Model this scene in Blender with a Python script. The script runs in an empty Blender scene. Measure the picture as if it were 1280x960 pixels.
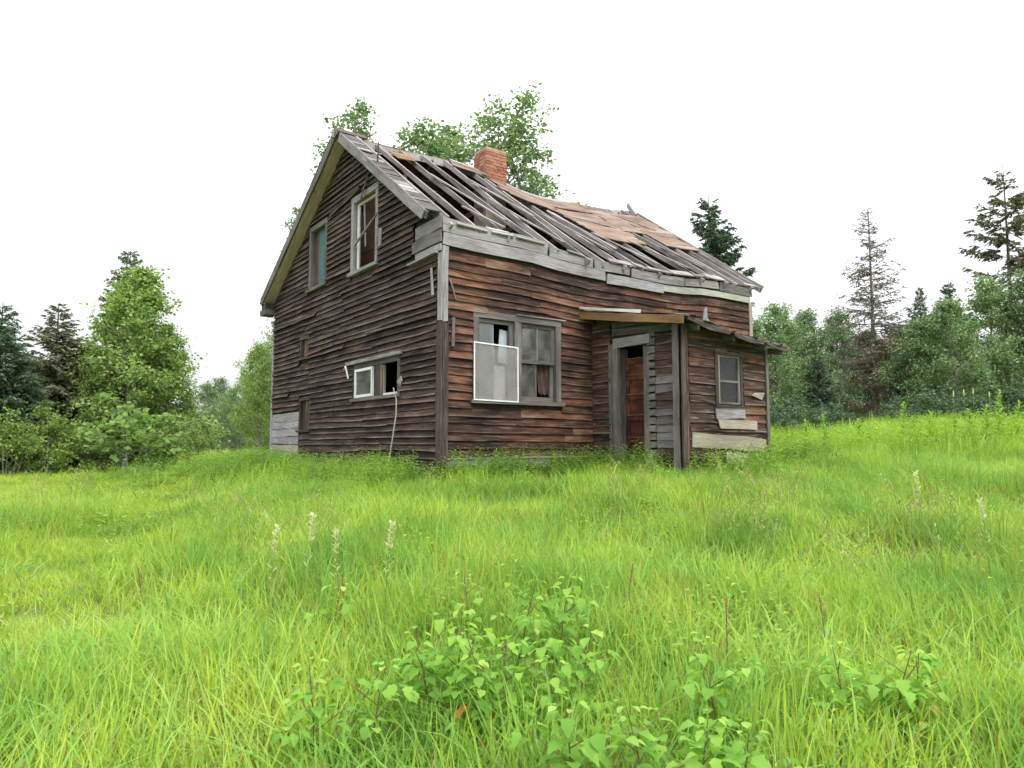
import bpy, bmesh, math, random
import numpy as np
from mathutils import Vector, Matrix

random.seed(7)
RNG = np.random.default_rng(7)
scene = bpy.context.scene
COL = scene.collection

# ------------------------------------------------------------------ camera
cam_data = bpy.data.cameras.new('camera')
cam_data.sensor_width = 36.0
cam_data.lens = 890.0 / 1280.0 * 36.0
cam_data.clip_start = 0.05
cam_data.clip_end = 2000.0
cam = bpy.data.objects.new('camera', cam_data)
COL.objects.link(cam)
cam.location = (0.0, 0.0, 1.6)
cam.rotation_euler = (math.radians(90.0) + math.atan(75.0 / 890.0), 0.0, 0.0)
scene.camera = cam

# ------------------------------------------------------------------ sky and sun (overcast)
SUN_EL, SUN_AZ = 52.0, 150.0          # azimuth clockwise from +Y: behind the viewer, to the right
world = bpy.data.worlds.new('World')
scene.world = world
world.use_nodes = True
wn, wl = world.node_tree.nodes, world.node_tree.links
wn.clear()
w_out = wn.new('ShaderNodeOutputWorld')
w_bg = wn.new('ShaderNodeBackground')
w_sky = wn.new('ShaderNodeTexSky')
w_sky.sky_type = 'NISHITA'
w_sky.sun_disc = False
w_sky.sun_elevation = math.radians(SUN_EL)
w_sky.sun_rotation = math.radians(SUN_AZ)
w_tc = wn.new('ShaderNodeTexCoord')
w_noise = wn.new('ShaderNodeTexNoise')
w_noise.inputs['Scale'].default_value = 1.6
w_noise.inputs['Detail'].default_value = 4.0
w_ramp = wn.new('ShaderNodeMapRange')
w_ramp.inputs['From Min'].default_value = 0.3
w_ramp.inputs['From Max'].default_value = 0.7
w_ramp.inputs['To Min'].default_value = 0.80
w_ramp.inputs['To Max'].default_value = 0.97
w_mix = wn.new('ShaderNodeMix')
w_mix.data_type = 'RGBA'
w_mix.inputs[7].default_value = (11.3, 11.4, 11.7, 1.0)    # even cloud cover
w_bg.inputs['Strength'].default_value = 0.10
wl.new(w_tc.outputs['Generated'], w_noise.inputs['Vector'])
wl.new(w_noise.outputs['Fac'], w_ramp.inputs['Value'])
wl.new(w_ramp.outputs['Result'], w_mix.inputs[0])
wl.new(w_sky.outputs['Color'], w_mix.inputs[6])
w_sep = wn.new('ShaderNodeSeparateXYZ')
w_grad = wn.new('ShaderNodeMapRange')                      # an overcast sky is brighter overhead than at the horizon
w_grad.inputs['From Min'].default_value = 0.0
w_grad.inputs['From Max'].default_value = 1.0
w_grad.inputs['To Min'].default_value = 0.40
w_grad.inputs['To Max'].default_value = 1.44
w_mul = wn.new('ShaderNodeMix'); w_mul.data_type = 'RGBA'; w_mul.blend_type = 'MULTIPLY'; w_mul.inputs[0].default_value = 1.0
wl.new(w_tc.outputs['Generated'], w_sep.inputs[0])
wl.new(w_sep.outputs['Z'], w_grad.inputs['Value'])
wl.new(w_mix.outputs[2], w_mul.inputs[6])
wl.new(w_grad.outputs['Result'], w_mul.inputs[7])
wl.new(w_mul.outputs[2], w_bg.inputs['Color'])
wl.new(w_bg.outputs['Background'], w_out.inputs['Surface'])

sun_data = bpy.data.lights.new('sun', 'SUN')
sun_data.energy = 1.5
sun_data.angle = math.radians(25.0)
sun_data.color = (1.0, 0.97, 0.92)
sun = bpy.data.objects.new('sun', sun_data)
COL.objects.link(sun)
_e, _a = math.radians(SUN_EL), math.radians(SUN_AZ)
_sd = Vector((math.sin(_a) * math.cos(_e), math.cos(_a) * math.cos(_e), math.sin(_e)))
sun.rotation_euler = _sd.to_track_quat('Z', 'Y').to_euler()
sun.location = (10, -20, 40)

scene.view_settings.view_transform = 'Standard'
scene.view_settings.look = 'None'
scene.view_settings.gamma = 1.0
scene.view_settings.use_curve_mapping = False
scene.view_settings.exposure = 1.0
scene.cycles.max_bounces = 5
scene.cycles.diffuse_bounces = 3
scene.cycles.glossy_bounces = 2
scene.cycles.transmission_bounces = 3
scene.cycles.transparent_max_bounces = 12
scene.cycles.adaptive_threshold = 0.03

# ================================================================== helpers
def link(o, parent=None):
    COL.objects.link(o)
    if parent is not None:
        o.parent = parent
    return o

def tag(o, label=None, cat=None, group=None, kind=None):
    if label: o['label'] = label
    if cat: o['category'] = cat
    if group: o['group'] = group
    if kind: o['kind'] = kind
    return o

def empty(name, loc=(0, 0, 0), rz=0.0, parent=None):
    o = bpy.data.objects.new(name, None)
    o.empty_display_size = 0.2
    o.location = loc
    o.rotation_euler = (0, 0, rz)
    return link(o, parent)

def mesh_obj(name, verts, faces, mat, parent=None, smooth=False):
    me = bpy.data.meshes.new(name)
    me.from_pydata([tuple(v) for v in verts], [], faces)
    mats = mat if isinstance(mat, (list, tuple)) else [mat]
    for m in mats:
        me.materials.append(m)
    if smooth:
        me.polygons.foreach_set('use_smooth', [True] * len(me.polygons))
    me.update()
    return link(bpy.data.objects.new(name, me), parent)

class MB:
    """collects several solids into one mesh"""
    def __init__(self):
        self.v, self.f, self.m = [], [], []
    def add(self, verts, faces, mi=0):
        b = len(self.v)
        self.v += [tuple(p) for p in verts]
        self.f += [tuple(b + i for i in f) for f in faces]
        self.m += [mi] * len(faces)
    def box(self, x0, x1, y0, y1, z0, z1, mi=0):
        vs = [(x, y, z) for z in (z0, z1) for y in (y0, y1) for x in (x0, x1)]
        self.add(vs, [(0, 2, 3, 1), (4, 5, 7, 6), (0, 1, 5, 4), (2, 6, 7, 3), (0, 4, 6, 2), (1, 3, 7, 5)], mi)
    def tube(self, pts, rads, n=6, mi=0, cap=True):
        pts = [Vector(p) for p in pts]
        b = len(self.v)
        prev = None
        for i, p in enumerate(pts):
            d = (pts[min(i + 1, len(pts) - 1)] - pts[max(i - 1, 0)]).normalized()
            ref = prev if prev is not None else (Vector((1, 0, 0)) if abs(d.x) < .9 else Vector((0, 1, 0)))
            s = (ref - d * ref.dot(d)).normalized()
            prev = s
            t = d.cross(s)
            for k in range(n):
                a = 2 * math.pi * k / n
                self.v.append(tuple(p + (s * math.cos(a) + t * math.sin(a)) * rads[i]))
        for i in range(len(pts) - 1):
            for k in range(n):
                k2 = (k + 1) % n
                self.f.append((b + i * n + k, b + i * n + k2, b + (i + 1) * n + k2, b + (i + 1) * n + k)); self.m.append(mi)
        if cap:
            self.f.append(tuple(b + k for k in reversed(range(n)))); self.m.append(mi)
            self.f.append(tuple(b + (len(pts) - 1) * n + k for k in range(n))); self.m.append(mi)
    def build(self, name, mat, parent=None, smooth=False):
        o = mesh_obj(name, self.v, self.f, mat, parent, smooth)
        if any(self.m):
            o.data.polygons.foreach_set('material_index', self.m)
        return o

# ------------------------------------------------------------------ materials
def new_mat(name):
    m = bpy.data.materials.new(name)
    m.use_nodes = True
    m.node_tree.nodes.clear()
    return m, m.node_tree.nodes, m.node_tree.links

def ramp_set(r, stops):
    el = r.color_ramp.elements
    while len(el) > 1:
        el.remove(el[-1])
    el[0].position = stops[0][0]; el[0].color = (*stops[0][1], 1)
    for p, c in stops[1:]:
        e = el.new(p); e.color = (*c, 1)

def wood(name, stops, grain=(1.2, 26, 26), patch=(0.7, 5, 5), var=0.5, grain_dark=0.55, rough=0.85, bump=0.5, per_obj=0.55, silver=None, moss=None, tone=.74, edge=None):
    """weathered timber: each board shifts along the colour ramp on its own, grain runs along local x"""
    m, N, L = new_mat(name)
    out = N.new('ShaderNodeOutputMaterial'); bs = N.new('ShaderNodeBsdfPrincipled')
    tc = N.new('ShaderNodeTexCoord'); oi = N.new('ShaderNodeObjectInfo')
    mul = N.new('ShaderNodeMath'); mul.operation = 'MULTIPLY'; mul.inputs[1].default_value = 37.0
    L.new(oi.outputs['Random'], mul.inputs[0])
    add = N.new('ShaderNodeVectorMath'); add.operation = 'ADD'
    L.new(tc.outputs['Object'], add.inputs[0]); L.new(mul.outputs[0], add.inputs[1])
    mg = N.new('ShaderNodeMapping'); mg.inputs['Scale'].default_value = grain
    mp = N.new('ShaderNodeMapping'); mp.inputs['Scale'].default_value = patch
    L.new(add.outputs[0], mg.inputs['Vector']); L.new(add.outputs[0], mp.inputs['Vector'])
    ng = N.new('ShaderNodeTexNoise'); ng.inputs['Scale'].default_value = 3.0; ng.inputs['Detail'].default_value = 6; ng.inputs['Roughness'].default_value = 0.7
    npn = N.new('ShaderNodeTexNoise'); npn.inputs['Scale'].default_value = 1.5; npn.inputs['Detail'].default_value = 4; npn.inputs['Roughness'].default_value = 0.6
    L.new(mg.outputs[0], ng.inputs['Vector']); L.new(mp.outputs[0], npn.inputs['Vector'])
    # position on the colour ramp = per-board random + patches
    a = N.new('ShaderNodeMath'); a.operation = 'MULTIPLY'; a.inputs[1].default_value = per_obj
    r2 = N.new('ShaderNodeMath'); r2.operation = 'FRACT'
    r2m = N.new('ShaderNodeMath'); r2m.operation = 'MULTIPLY'; r2m.inputs[1].default_value = 7.31
    L.new(oi.outputs['Random'], r2m.inputs[0]); L.new(r2m.outputs[0], r2.inputs[0]); L.new(r2.outputs[0], a.inputs[0])
    b = N.new('ShaderNodeMapRange'); b.inputs['From Min'].default_value = 0.25; b.inputs['From Max'].default_value = 0.75
    b.inputs['To Min'].default_value = -0.1; b.inputs['To Max'].default_value = 1.1 - per_obj; b.clamp = False
    L.new(npn.outputs['Fac'], b.inputs['Value'])
    s0 = N.new('ShaderNodeMath'); s0.operation = 'ADD'
    L.new(a.outputs[0], s0.inputs[0]); L.new(b.outputs[0], s0.inputs[1])
    gp = N.new('ShaderNodeNewGeometry'); nw = N.new('ShaderNodeTexNoise')
    nw.inputs['Scale'].default_value = 1.1; nw.inputs['Detail'].default_value = 5; nw.inputs['Roughness'].default_value = .6
    L.new(gp.outputs['Position'], nw.inputs['Vector'])
    nwr = N.new('ShaderNodeMapRange'); nwr.inputs['From Min'].default_value = .3; nwr.inputs['From Max'].default_value = .7
    nwr.inputs['To Min'].default_value = -.28; nwr.inputs['To Max'].default_value = .28
    L.new(nw.outputs['Fac'], nwr.inputs['Value'])
    s = N.new('ShaderNodeMath'); s.operation = 'ADD'
    L.new(s0.outputs[0], s.inputs[0]); L.new(nwr.outputs['Result'], s.inputs[1])
    ramp = N.new('ShaderNodeValToRGB'); ramp_set(ramp, [(p_, tuple(q_ * tone for q_ in c_)) for p_, c_ in stops])
    L.new(s.outputs[0], ramp.inputs['Fac'])
    gr = N.new('ShaderNodeMapRange'); gr.inputs['From Min'].default_value = 0.32; gr.inputs['From Max'].default_value = 0.62
    gr.inputs['To Min'].default_value = 1.0 - grain_dark; gr.inputs['To Max'].default_value = 1.15
    L.new(ng.outputs['Fac'], gr.inputs['Value'])
    mx = N.new('ShaderNodeMix'); mx.data_type = 'RGBA'; mx.blend_type = 'MULTIPLY'; mx.inputs[0].default_value = 1.0
    L.new(ramp.outputs['Color'], mx.inputs[6]); L.new(gr.outputs['Result'], mx.inputs[7])
    col = mx.outputs[2]
    if silver:                              # thin grey weathered streaks
        n3 = N.new('ShaderNodeTexNoise'); n3.inputs['Scale'].default_value = 5.0; n3.inputs['Detail'].default_value = 5
        mp3 = N.new('ShaderNodeMapping'); mp3.inputs['Scale'].default_value = (0.5, 9, 9); mp3.inputs['Location'].default_value = (5, 3, 9)
        L.new(add.outputs[0], mp3.inputs['Vector']); L.new(mp3.outputs[0], n3.inputs['Vector'])
        t = N.new('ShaderNodeMapRange'); t.inputs['From Min'].default_value = 0.54; t.inputs['From Max'].default_value = 0.70
        t.inputs['To Max'].default_value = silver[1]
        L.new(n3.outputs['Fac'], t.inputs['Value'])
        m2 = N.new('ShaderNodeMix'); m2.data_type = 'RGBA'
        L.new(t.outputs['Result'], m2.inputs[0]); L.new(col, m2.inputs[6]); m2.inputs[7].default_value = (*[q_ * tone for q_ in silver[0]], 1)
        col = m2.outputs[2]
    if edge:                                # pale lower lip of a lapped board: caught light painted in, with some weathering
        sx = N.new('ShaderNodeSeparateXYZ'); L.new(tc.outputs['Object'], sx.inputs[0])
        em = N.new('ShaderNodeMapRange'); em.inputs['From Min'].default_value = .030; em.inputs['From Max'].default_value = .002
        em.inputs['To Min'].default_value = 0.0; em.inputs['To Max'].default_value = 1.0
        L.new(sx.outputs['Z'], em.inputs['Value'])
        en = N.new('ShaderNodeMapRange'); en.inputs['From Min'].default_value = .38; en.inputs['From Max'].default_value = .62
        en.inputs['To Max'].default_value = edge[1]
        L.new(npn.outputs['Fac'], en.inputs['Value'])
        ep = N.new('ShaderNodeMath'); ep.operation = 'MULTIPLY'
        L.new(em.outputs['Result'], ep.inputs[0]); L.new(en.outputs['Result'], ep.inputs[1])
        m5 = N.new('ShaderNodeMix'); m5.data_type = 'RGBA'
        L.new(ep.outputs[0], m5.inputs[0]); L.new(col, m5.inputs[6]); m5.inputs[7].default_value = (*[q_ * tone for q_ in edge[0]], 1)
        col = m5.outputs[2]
    if moss:
        n4 = N.new('ShaderNodeTexNoise'); n4.inputs['Scale'].default_value = 1.7; n4.inputs['Detail'].default_value = 5
        L.new(add.outputs[0], n4.inputs['Vector'])
        t = N.new('ShaderNodeMapRange'); t.inputs['From Min'].default_value = 0.52; t.inputs['From Max'].default_value = 0.7
        t.inputs['To Max'].default_value = moss[1]
        L.new(n4.outputs['Fac'], t.inputs['Value'])
        m2 = N.new('ShaderNodeMix'); m2.data_type = 'RGBA'
        L.new(t.outputs['Result'], m2.inputs[0]); L.new(col, m2.inputs[6]); m2.inputs[7].default_value = (*moss[0], 1)
        col = m2.outputs[2]
    L.new(col, bs.inputs['Base Color'])
    bs.inputs['Roughness'].default_value = rough
    bs.inputs['Specular IOR Level'].default_value = 0.25
    bp = N.new('ShaderNodeBump'); bp.inputs['Strength'].default_value = bump; bp.inputs['Distance'].default_value = 0.01
    L.new(ng.outputs['Fac'], bp.inputs['Height']); L.new(bp.outputs[0], bs.inputs['Normal'])
    L.new(bs.outputs[0], out.inputs['Surface'])
    return m

def foliage(name, stops, transl=0.35, noise=None, rough=0.6, island=True, tcol=1.3):
    m, N, L = new_mat(name)
    out = N.new('ShaderNodeOutputMaterial')
    ge = N.new('ShaderNodeNewGeometry'); oi = N.new('ShaderNodeObjectInfo')
    ramp = N.new('ShaderNodeValToRGB'); ramp_set(ramp, stops)
    fac = ge.outputs['Random Per Island'] if island else oi.outputs['Random']
    if noise:
        nz = N.new('ShaderNodeTexNoise'); nz.inputs['Scale'].default_value = noise[0]; nz.inputs['Detail'].default_value = 3
        L.new(ge.outputs['Position'], nz.inputs['Vector'])
        mr = N.new('ShaderNodeMapRange'); mr.inputs['From Min'].default_value = 0.3; mr.inputs['From Max'].default_value = 0.7
        L.new(nz.outputs['Fac'], mr.inputs['Value'])
        mm = N.new('ShaderNodeMix'); mm.data_type = 'FLOAT'; mm.inputs[0].default_value = noise[1]
        L.new(fac, mm.inputs[2]); L.new(mr.outputs['Result'], mm.inputs[3])
        fac = mm.outputs[0]
    L.new(fac, ramp.inputs['Fac'])
    bs = N.new('ShaderNodeBsdfPrincipled')
    bs.inputs['Roughness'].default_value = rough
    bs.inputs['Specular IOR Level'].default_value = 0.18
    L.new(ramp.outputs['Color'], bs.inputs['Base Color'])
    tr = N.new('ShaderNodeBsdfTranslucent')
    tm = N.new('ShaderNodeMix'); tm.data_type = 'RGBA'; tm.blend_type = 'MULTIPLY'; tm.inputs[0].default_value = 1
    L.new(ramp.outputs['Color'], tm.inputs[6]); tm.inputs[7].default_value = (tcol, tcol, tcol * 0.6, 1)
    L.new(tm.outputs[2], tr.inputs['Color'])
    mix = N.new('ShaderNodeMixShader'); mix.inputs[0].default_value = transl
    L.new(bs.outputs[0], mix.inputs[1]); L.new(tr.outputs[0], mix.inputs[2])
    L.new(mix.outputs[0], out.inputs['Surface'])
    return m

def plain(name, col, rough=0.6, noise_amt=0.25, scale=8.0, metal=0.0, bump=0.15, col2=None):
    m, N, L = new_mat(name)
    out = N.new('ShaderNodeOutputMaterial'); bs = N.new('ShaderNodeBsdfPrincipled')
    tc = N.new('ShaderNodeTexCoord'); nz = N.new('ShaderNodeTexNoise')
    nz.inputs['Scale'].default_value = scale; nz.inputs['Detail'].default_value = 5
    L.new(tc.outputs['Object'], nz.inputs['Vector'])
    r = N.new('ShaderNodeValToRGB')
    c2 = col2 if col2 else tuple(c * (1 - noise_amt) for c in col)
    ramp_set(r, [(0.35, c2), (0.62, col)])
    L.new(nz.outputs['Fac'], r.inputs['Fac']); L.new(r.outputs[0], bs.inputs['Base Color'])
    bs.inputs['Roughness'].default_value = rough; bs.inputs['Metallic'].default_value = metal
    bp = N.new('ShaderNodeBump'); bp.inputs['Strength'].default_value = bump; bp.inputs['Distance'].default_value = 0.01
    L.new(nz.outputs['Fac'], bp.inputs['Height']); L.new(bp.outputs[0], bs.inputs['Normal'])
    L.new(bs.outputs[0], out.inputs['Surface'])
    return m

def glass_mat(name, dirt=0.15, tint=(0.85, 0.9, 0.92)):
    m, N, L = new_mat(name)
    out = N.new('ShaderNodeOutputMaterial')
    tr = N.new('ShaderNodeBsdfTransparent'); tr.inputs[0].default_value = (*tint, 1)
    gl = N.new('ShaderNodeBsdfGlossy'); gl.inputs['Roughness'].default_value = 0.06
    df = N.new('ShaderNodeBsdfDiffuse'); df.inputs[0].default_value = (0.35, 0.34, 0.31, 1)
    fr = N.new('ShaderNodeFresnel'); fr.inputs[0].default_value = 1.5
    nz = N.new('ShaderNodeTexNoise'); nz.inputs['Scale'].default_value = 3.0; nz.inputs['Detail'].default_value = 3; nz.inputs['Roughness'].default_value = .5
    tc = N.new('ShaderNodeTexCoord'); L.new(tc.outputs['Object'], nz.inputs['Vector'])
    mr = N.new('ShaderNodeMapRange'); mr.inputs['From Min'].default_value = 0.20; mr.inputs['From Max'].default_value = 0.75; mr.inputs['To Max'].default_value = dirt * 2.2
    L.new(nz.outputs['Fac'], mr.inputs['Value'])
    m1 = N.new('ShaderNodeMixShader'); m2 = N.new('ShaderNodeMixShader')
    L.new(fr.outputs[0], m1.inputs[0]); L.new(tr.outputs[0], m1.inputs[1]); L.new(gl.outputs[0], m1.inputs[2])
    L.new(mr.outputs['Result'], m2.inputs[0]); L.new(m1.outputs[0], m2.inputs[1]); L.new(df.outputs[0], m2.inputs[2])
    L.new(m2.outputs[0], out.inputs['Surface'])
    return m

def mesh_screen_mat(name):
    """fine insect screen: half open weave"""
    m, N, L = new_mat(name)
    out = N.new('ShaderNodeOutputMaterial')
    tr = N.new('ShaderNodeBsdfTransparent'); df = N.new('ShaderNodeBsdfPrincipled')
    df.inputs['Base Color'].default_value = (0.30, 0.285, 0.28, 1); df.inputs['Roughness'].default_value = 0.6
    nz = N.new('ShaderNodeTexNoise'); nz.inputs['Scale'].default_value = 3; nz.inputs['Detail'].default_value = 4
    tc = N.new('ShaderNodeTexCoord'); L.new(tc.outputs['Object'], nz.inputs['Vector'])
    mr = N.new('ShaderNodeMapRange'); mr.inputs['From Min'].default_value = .3; mr.inputs['From Max'].default_value = .7
    mr.inputs['To Min'].default_value = 0.45; mr.inputs['To Max'].default_value = 0.65
    L.new(nz.outputs['Fac'], mr.inputs['Value'])
    mx = N.new('ShaderNodeMixShader'); L.new(mr.outputs['Result'], mx.inputs[0])
    L.new(tr.outputs[0], mx.inputs[1]); L.new(df.outputs[0], mx.inputs[2]); L.new(mx.outputs[0], out.inputs['Surface'])
    return m

M = {}
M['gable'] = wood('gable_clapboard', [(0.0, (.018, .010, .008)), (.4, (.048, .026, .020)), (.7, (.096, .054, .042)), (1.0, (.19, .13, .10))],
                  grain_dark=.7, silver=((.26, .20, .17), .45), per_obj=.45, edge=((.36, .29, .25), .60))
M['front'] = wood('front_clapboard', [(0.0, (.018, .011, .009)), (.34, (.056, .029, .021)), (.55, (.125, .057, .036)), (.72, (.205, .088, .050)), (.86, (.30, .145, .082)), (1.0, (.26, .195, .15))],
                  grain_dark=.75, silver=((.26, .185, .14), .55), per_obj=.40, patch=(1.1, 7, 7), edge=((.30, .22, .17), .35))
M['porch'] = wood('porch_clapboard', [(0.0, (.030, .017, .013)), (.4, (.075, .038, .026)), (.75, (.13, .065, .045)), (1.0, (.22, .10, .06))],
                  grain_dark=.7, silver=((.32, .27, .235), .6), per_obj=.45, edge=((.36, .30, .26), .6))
M['grey'] = wood('grey_weathered_board', [(0.0, (.21, .185, .19)), (.5, (.36, .33, .34)), (1.0, (.50, .475, .50))], grain_dark=.55, silver=((.54, .53, .58), .5), patch=(1.1, 5, 5))
M['greytrim'] = wood('grey_trim', [(0.0, (.085, .072, .068)), (.5, (.165, .143, .138)), (1.0, (.28, .25, .245))], grain_dark=.5, silver=((.34, .33, .32), .5))
M['darkpost'] = wood('dark_corner_post', [(0.0, (.05, .035, .03)), (.5, (.095, .07, .058)), (1.0, (.16, .13, .11))], silver=((.26, .23, .21), .6))
M['rafter'] = wood('grey_rafter', [(0.0, (.19, .155, .145)), (.45, (.40, .355, .34)), (1.0, (.60, .56, .55))], grain_dark=.5, silver=((.5, .47, .46), .5))
M['tan'] = wood('tan_sheathing', [(0.0, (.14, .09, .07)), (.35, (.24, .165, .125)), (.6, (.33, .22, .15)), (.8, (.34, .275, .23)), (1.0, (.42, .37, .34))], grain_dark=.35, per_obj=.5, silver=((.40, .34, .30), .6))
M['under'] = wood('brown_sheathing', [(0.0, (.035, .022, .016)), (.5, (.08, .046, .030)), (1.0, (.15, .09, .06))], grain_dark=.4)
M['soffit'] = wood('yellowed_soffit', [(0.0, (.48, .33, .34)), (.5, (.60, .43, .44)), (1.0, (.68, .51, .51))], grain_dark=.45, tone=1.0)
M['palegreen'] = wood('pale_green_paint', [(0.0, (.36, .37, .31)), (.5, (.50, .51, .43)), (1.0, (.58, .58, .52))], grain_dark=.35, silver=((.3, .28, .25), .5))
M['pale'] = wood('pale_board', [(0.0, (.33, .28, .22)), (.5, (.46, .40, .32)), (1.0, (.56, .52, .45))], grain_dark=.35, silver=((.3, .27, .23), .4))
M['orange'] = wood('orange_fascia', [(0.0, (.13, .095, .07)), (.4, (.25, .14, .065)), (.75, (.34, .20, .09)), (1.0, (.25, .22, .18))], grain_dark=.35, per_obj=.2)
M['door'] = wood('red_door', [(0.0, (.04, .016, .012)), (.5, (.11, .037, .023)), (1.0, (.30, .11, .058))], grain_dark=.35, per_obj=.3, grain=(8, 8, 1.2), patch=(3, 3, 2))
M['room'] = wood('bare_room_board', [(0.0, (.14, .08, .05)), (.5, (.26, .155, .10)), (1.0, (.38, .27, .20))], grain_dark=.4, tone=1.0)
M['backing'] = wood('wall_lining', [(0.0, (.03, .02, .016)), (1.0, (.075, .05, .038))], grain=(4, 4, 4))
M['white'] = plain('white_paint', (.72, .73, .74), .45, .15)
M['teal'] = plain('teal_panel', (.05, .13, .13), .7, .3)
M['curtain'] = plain('curtain_cloth', (.55, .55, .56), .9, .2, 6)
M['browncloth'] = plain('brown_cloth', (.10, .055, .04), .9, .4, 6)
M['blind'] = plain('pale_blue_blind', (.36, .41, .46), .7, .1, 4)
M['glass'] = glass_mat('old_glass')
M['darkglass'] = glass_mat('dim_glass', .035, (.6, .63, .66))
M['dirtyglass'] = glass_mat('dusty_glass', .17)
M['screen'] = mesh_screen_mat('insect_screen')
M['brick'] = None
M['mortar'] = plain('mortar', (.42, .33, .27), .95, .35, 12)
M['metal'] = plain('grey_scrap_metal', (.30, .31, .33), .5, .3, 6, .5)
M['shingle'] = plain('porch_roofing', (.15, .11, .09), .95, .5, 9, 0, .6, col2=(.06, .045, .04))
M['concrete'] = plain('foundation', (.22, .21, .19), .95, .4, 5, 0, .4)
def brick_mat():
    m, N, L = new_mat('weathered_brick')
    out = N.new('ShaderNodeOutputMaterial'); bs = N.new('ShaderNodeBsdfPrincipled')
    oi = N.new('ShaderNodeObjectInfo'); r = N.new('ShaderNodeValToRGB')
    ramp_set(r, [(0, (.10, .045, .032)), (.3, (.28, .095, .06)), (.6, (.37, .16, .11)), (.8, (.40, .23, .17)), (1, (.44, .34, .28))])
    tc = N.new('ShaderNodeTexCoord'); nz = N.new('ShaderNodeTexNoise'); nz.inputs['Scale'].default_value = 14; nz.inputs['Detail'].default_value = 5
    L.new(tc.outputs['Object'], nz.inputs['Vector'])
    mx = N.new('ShaderNodeMix'); mx.data_type = 'FLOAT'; mx.inputs[0].default_value = .45
    L.new(oi.outputs['Random'], mx.inputs[2]); L.new(nz.outputs['Fac'], mx.inputs[3]); L.new(mx.outputs[0], r.inputs['Fac'])
    L.new(r.outputs[0], bs.inputs['Base Color']); bs.inputs['Roughness'].default_value = .95
    bp = N.new('ShaderNodeBump'); bp.inputs['Strength'].default_value = .4; bp.inputs['Distance'].default_value = .01
    L.new(nz.outputs['Fac'], bp.inputs['Height']); L.new(bp.outputs[0], bs.inputs['Normal'])
    L.new(bs.outputs[0], out.inputs['Surface'])
    return m
M['brick'] = brick_mat()

# ================================================================== terrain
#TERRAIN-BEGIN
_ctl = np.array([
    (0, -4, -.35), (0, 0, 0), (0, 3, .18), (-4, 4, .10), (4, 4, .22), (0, 6, .46), (-5, 7, .36), (5, 7, .62),
    (-1, 10, .82), (-1, 12, .95), (-6, 11, .55), (-9, 9, .42), (-11, 13, .58), (-5.5, 17, .95), (-9, 18, .75), (-13, 20, .80), (-18, 24, .85),
    (2.5, 10.5, .92), (4, 11, 1.02), (6, 12, 1.18), (6.5, 9.5, 1.05), (9, 9, 1.12), (9, 13, 1.60), (12, 13, 1.78), (13, 9, 1.25), (15, 18, 1.85), (11, 18, 1.65), (7, 17, 1.25),
    (0, 20, 1.05), (-4, 26, 1.0), (4, 26, 1.15), (20, 30, 1.55), (-20, 40, .8), (0, 45, 1.0), (30, 45, 1.5), (0, 90, 1.0), (60, 80, 1.3), (-60, 80, .9), (40, 10, 1.6), (-40, 10, .4), (40, -20, .4), (-40, -20, -.3)], float)
def ground_h(x, y):
    x = np.asarray(x, float); y = np.asarray(y, float)
    dx = x[..., None] - _ctl[:, 0]; dy = y[..., None] - _ctl[:, 1]
    d2 = dx * dx + dy * dy
    s = 1.2 + 0.12 * np.sqrt(x * x + y * y)
    w = 1.0 / (d2 + (s * s)[..., None]) ** 2
    return (w * _ctl[:, 2]).sum(-1) / w.sum(-1)
#TERRAIN-END

def gz(x, y):
    return float(ground_h(np.array(x), np.array(y)))

def axis_vals(lo, hi, fine_lo, fine_hi, step, grow=1.25):
    v = list(np.arange(fine_lo, fine_hi + 1e-6, step))
    s, p = step, fine_hi
    while p < hi:
        s *= grow; p += s; v.append(p)
    s, p = step, fine_lo
    while p > lo:
        s *= grow; p -= s; v.insert(0, p)
    return np.array(v)
gx = axis_vals(-700, 700, -24, 26, .5)
gy = axis_vals(-300, 900, -4, 40, .5)
GX, GY = np.meshgrid(gx, gy)
GZ = ground_h(GX, GY) + 0.03 * np.sin(GX * 1.7 + 1.3) * np.sin(GY * 1.3) * (np.hypot(GX, GY) < 60)
gv = np.stack([GX.ravel(), GY.ravel(), GZ.ravel()], 1)
nxg, nyg = len(gx), len(gy)
gf = [(j * nxg + i, j * nxg + i + 1, (j + 1) * nxg + i + 1, (j + 1) * nxg + i) for j in range(nyg - 1) for i in range(nxg - 1)]
def ground_material():
    m, N, L = new_mat('meadow_soil')
    out = N.new('ShaderNodeOutputMaterial'); bs = N.new('ShaderNodeBsdfPrincipled')
    ge = N.new('ShaderNodeNewGeometry'); nz = N.new('ShaderNodeTexNoise'); nz.inputs['Scale'].default_value = 1.2; nz.inputs['Detail'].default_value = 8
    L.new(ge.outputs['Position'], nz.inputs['Vector'])
    r = N.new('ShaderNodeValToRGB'); ramp_set(r, [(.3, (.07, .11, .025)), (.5, (.14, .22, .04)), (.7, (.20, .22, .07))])
    L.new(nz.outputs['Fac'], r.inputs['Fac']); L.new(r.outputs[0], bs.inputs['Base Color']); bs.inputs['Roughness'].default_value = 1
    bp = N.new('ShaderNodeBump'); bp.inputs['Distance'].default_value = .05
    L.new(nz.outputs['Fac'], bp.inputs['Height']); L.new(bp.outputs[0], bs.inputs['Normal'])
    L.new(bs.outputs[0], out.inputs['Surface'])
    return m
ground = mesh_obj('ground', gv, gf, ground_material(), None, True)
tag(ground, 'gently rising meadow ground under the grass', None, None, 'structure')

# ================================================================== the house
HA = math.radians(35.95)
HL, HW, YR, ZR, OH = 7.85, 8.3, 3.9, 6.78, .25         # length along front, depth along gable, ridge line
house = empty('abandoned_house', (-1.08, 11.0, 1.2), HA)
tag(house, 'derelict two-storey wooden farmhouse with dark clapboards and collapsing bare-raftered roof', 'house')

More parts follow.
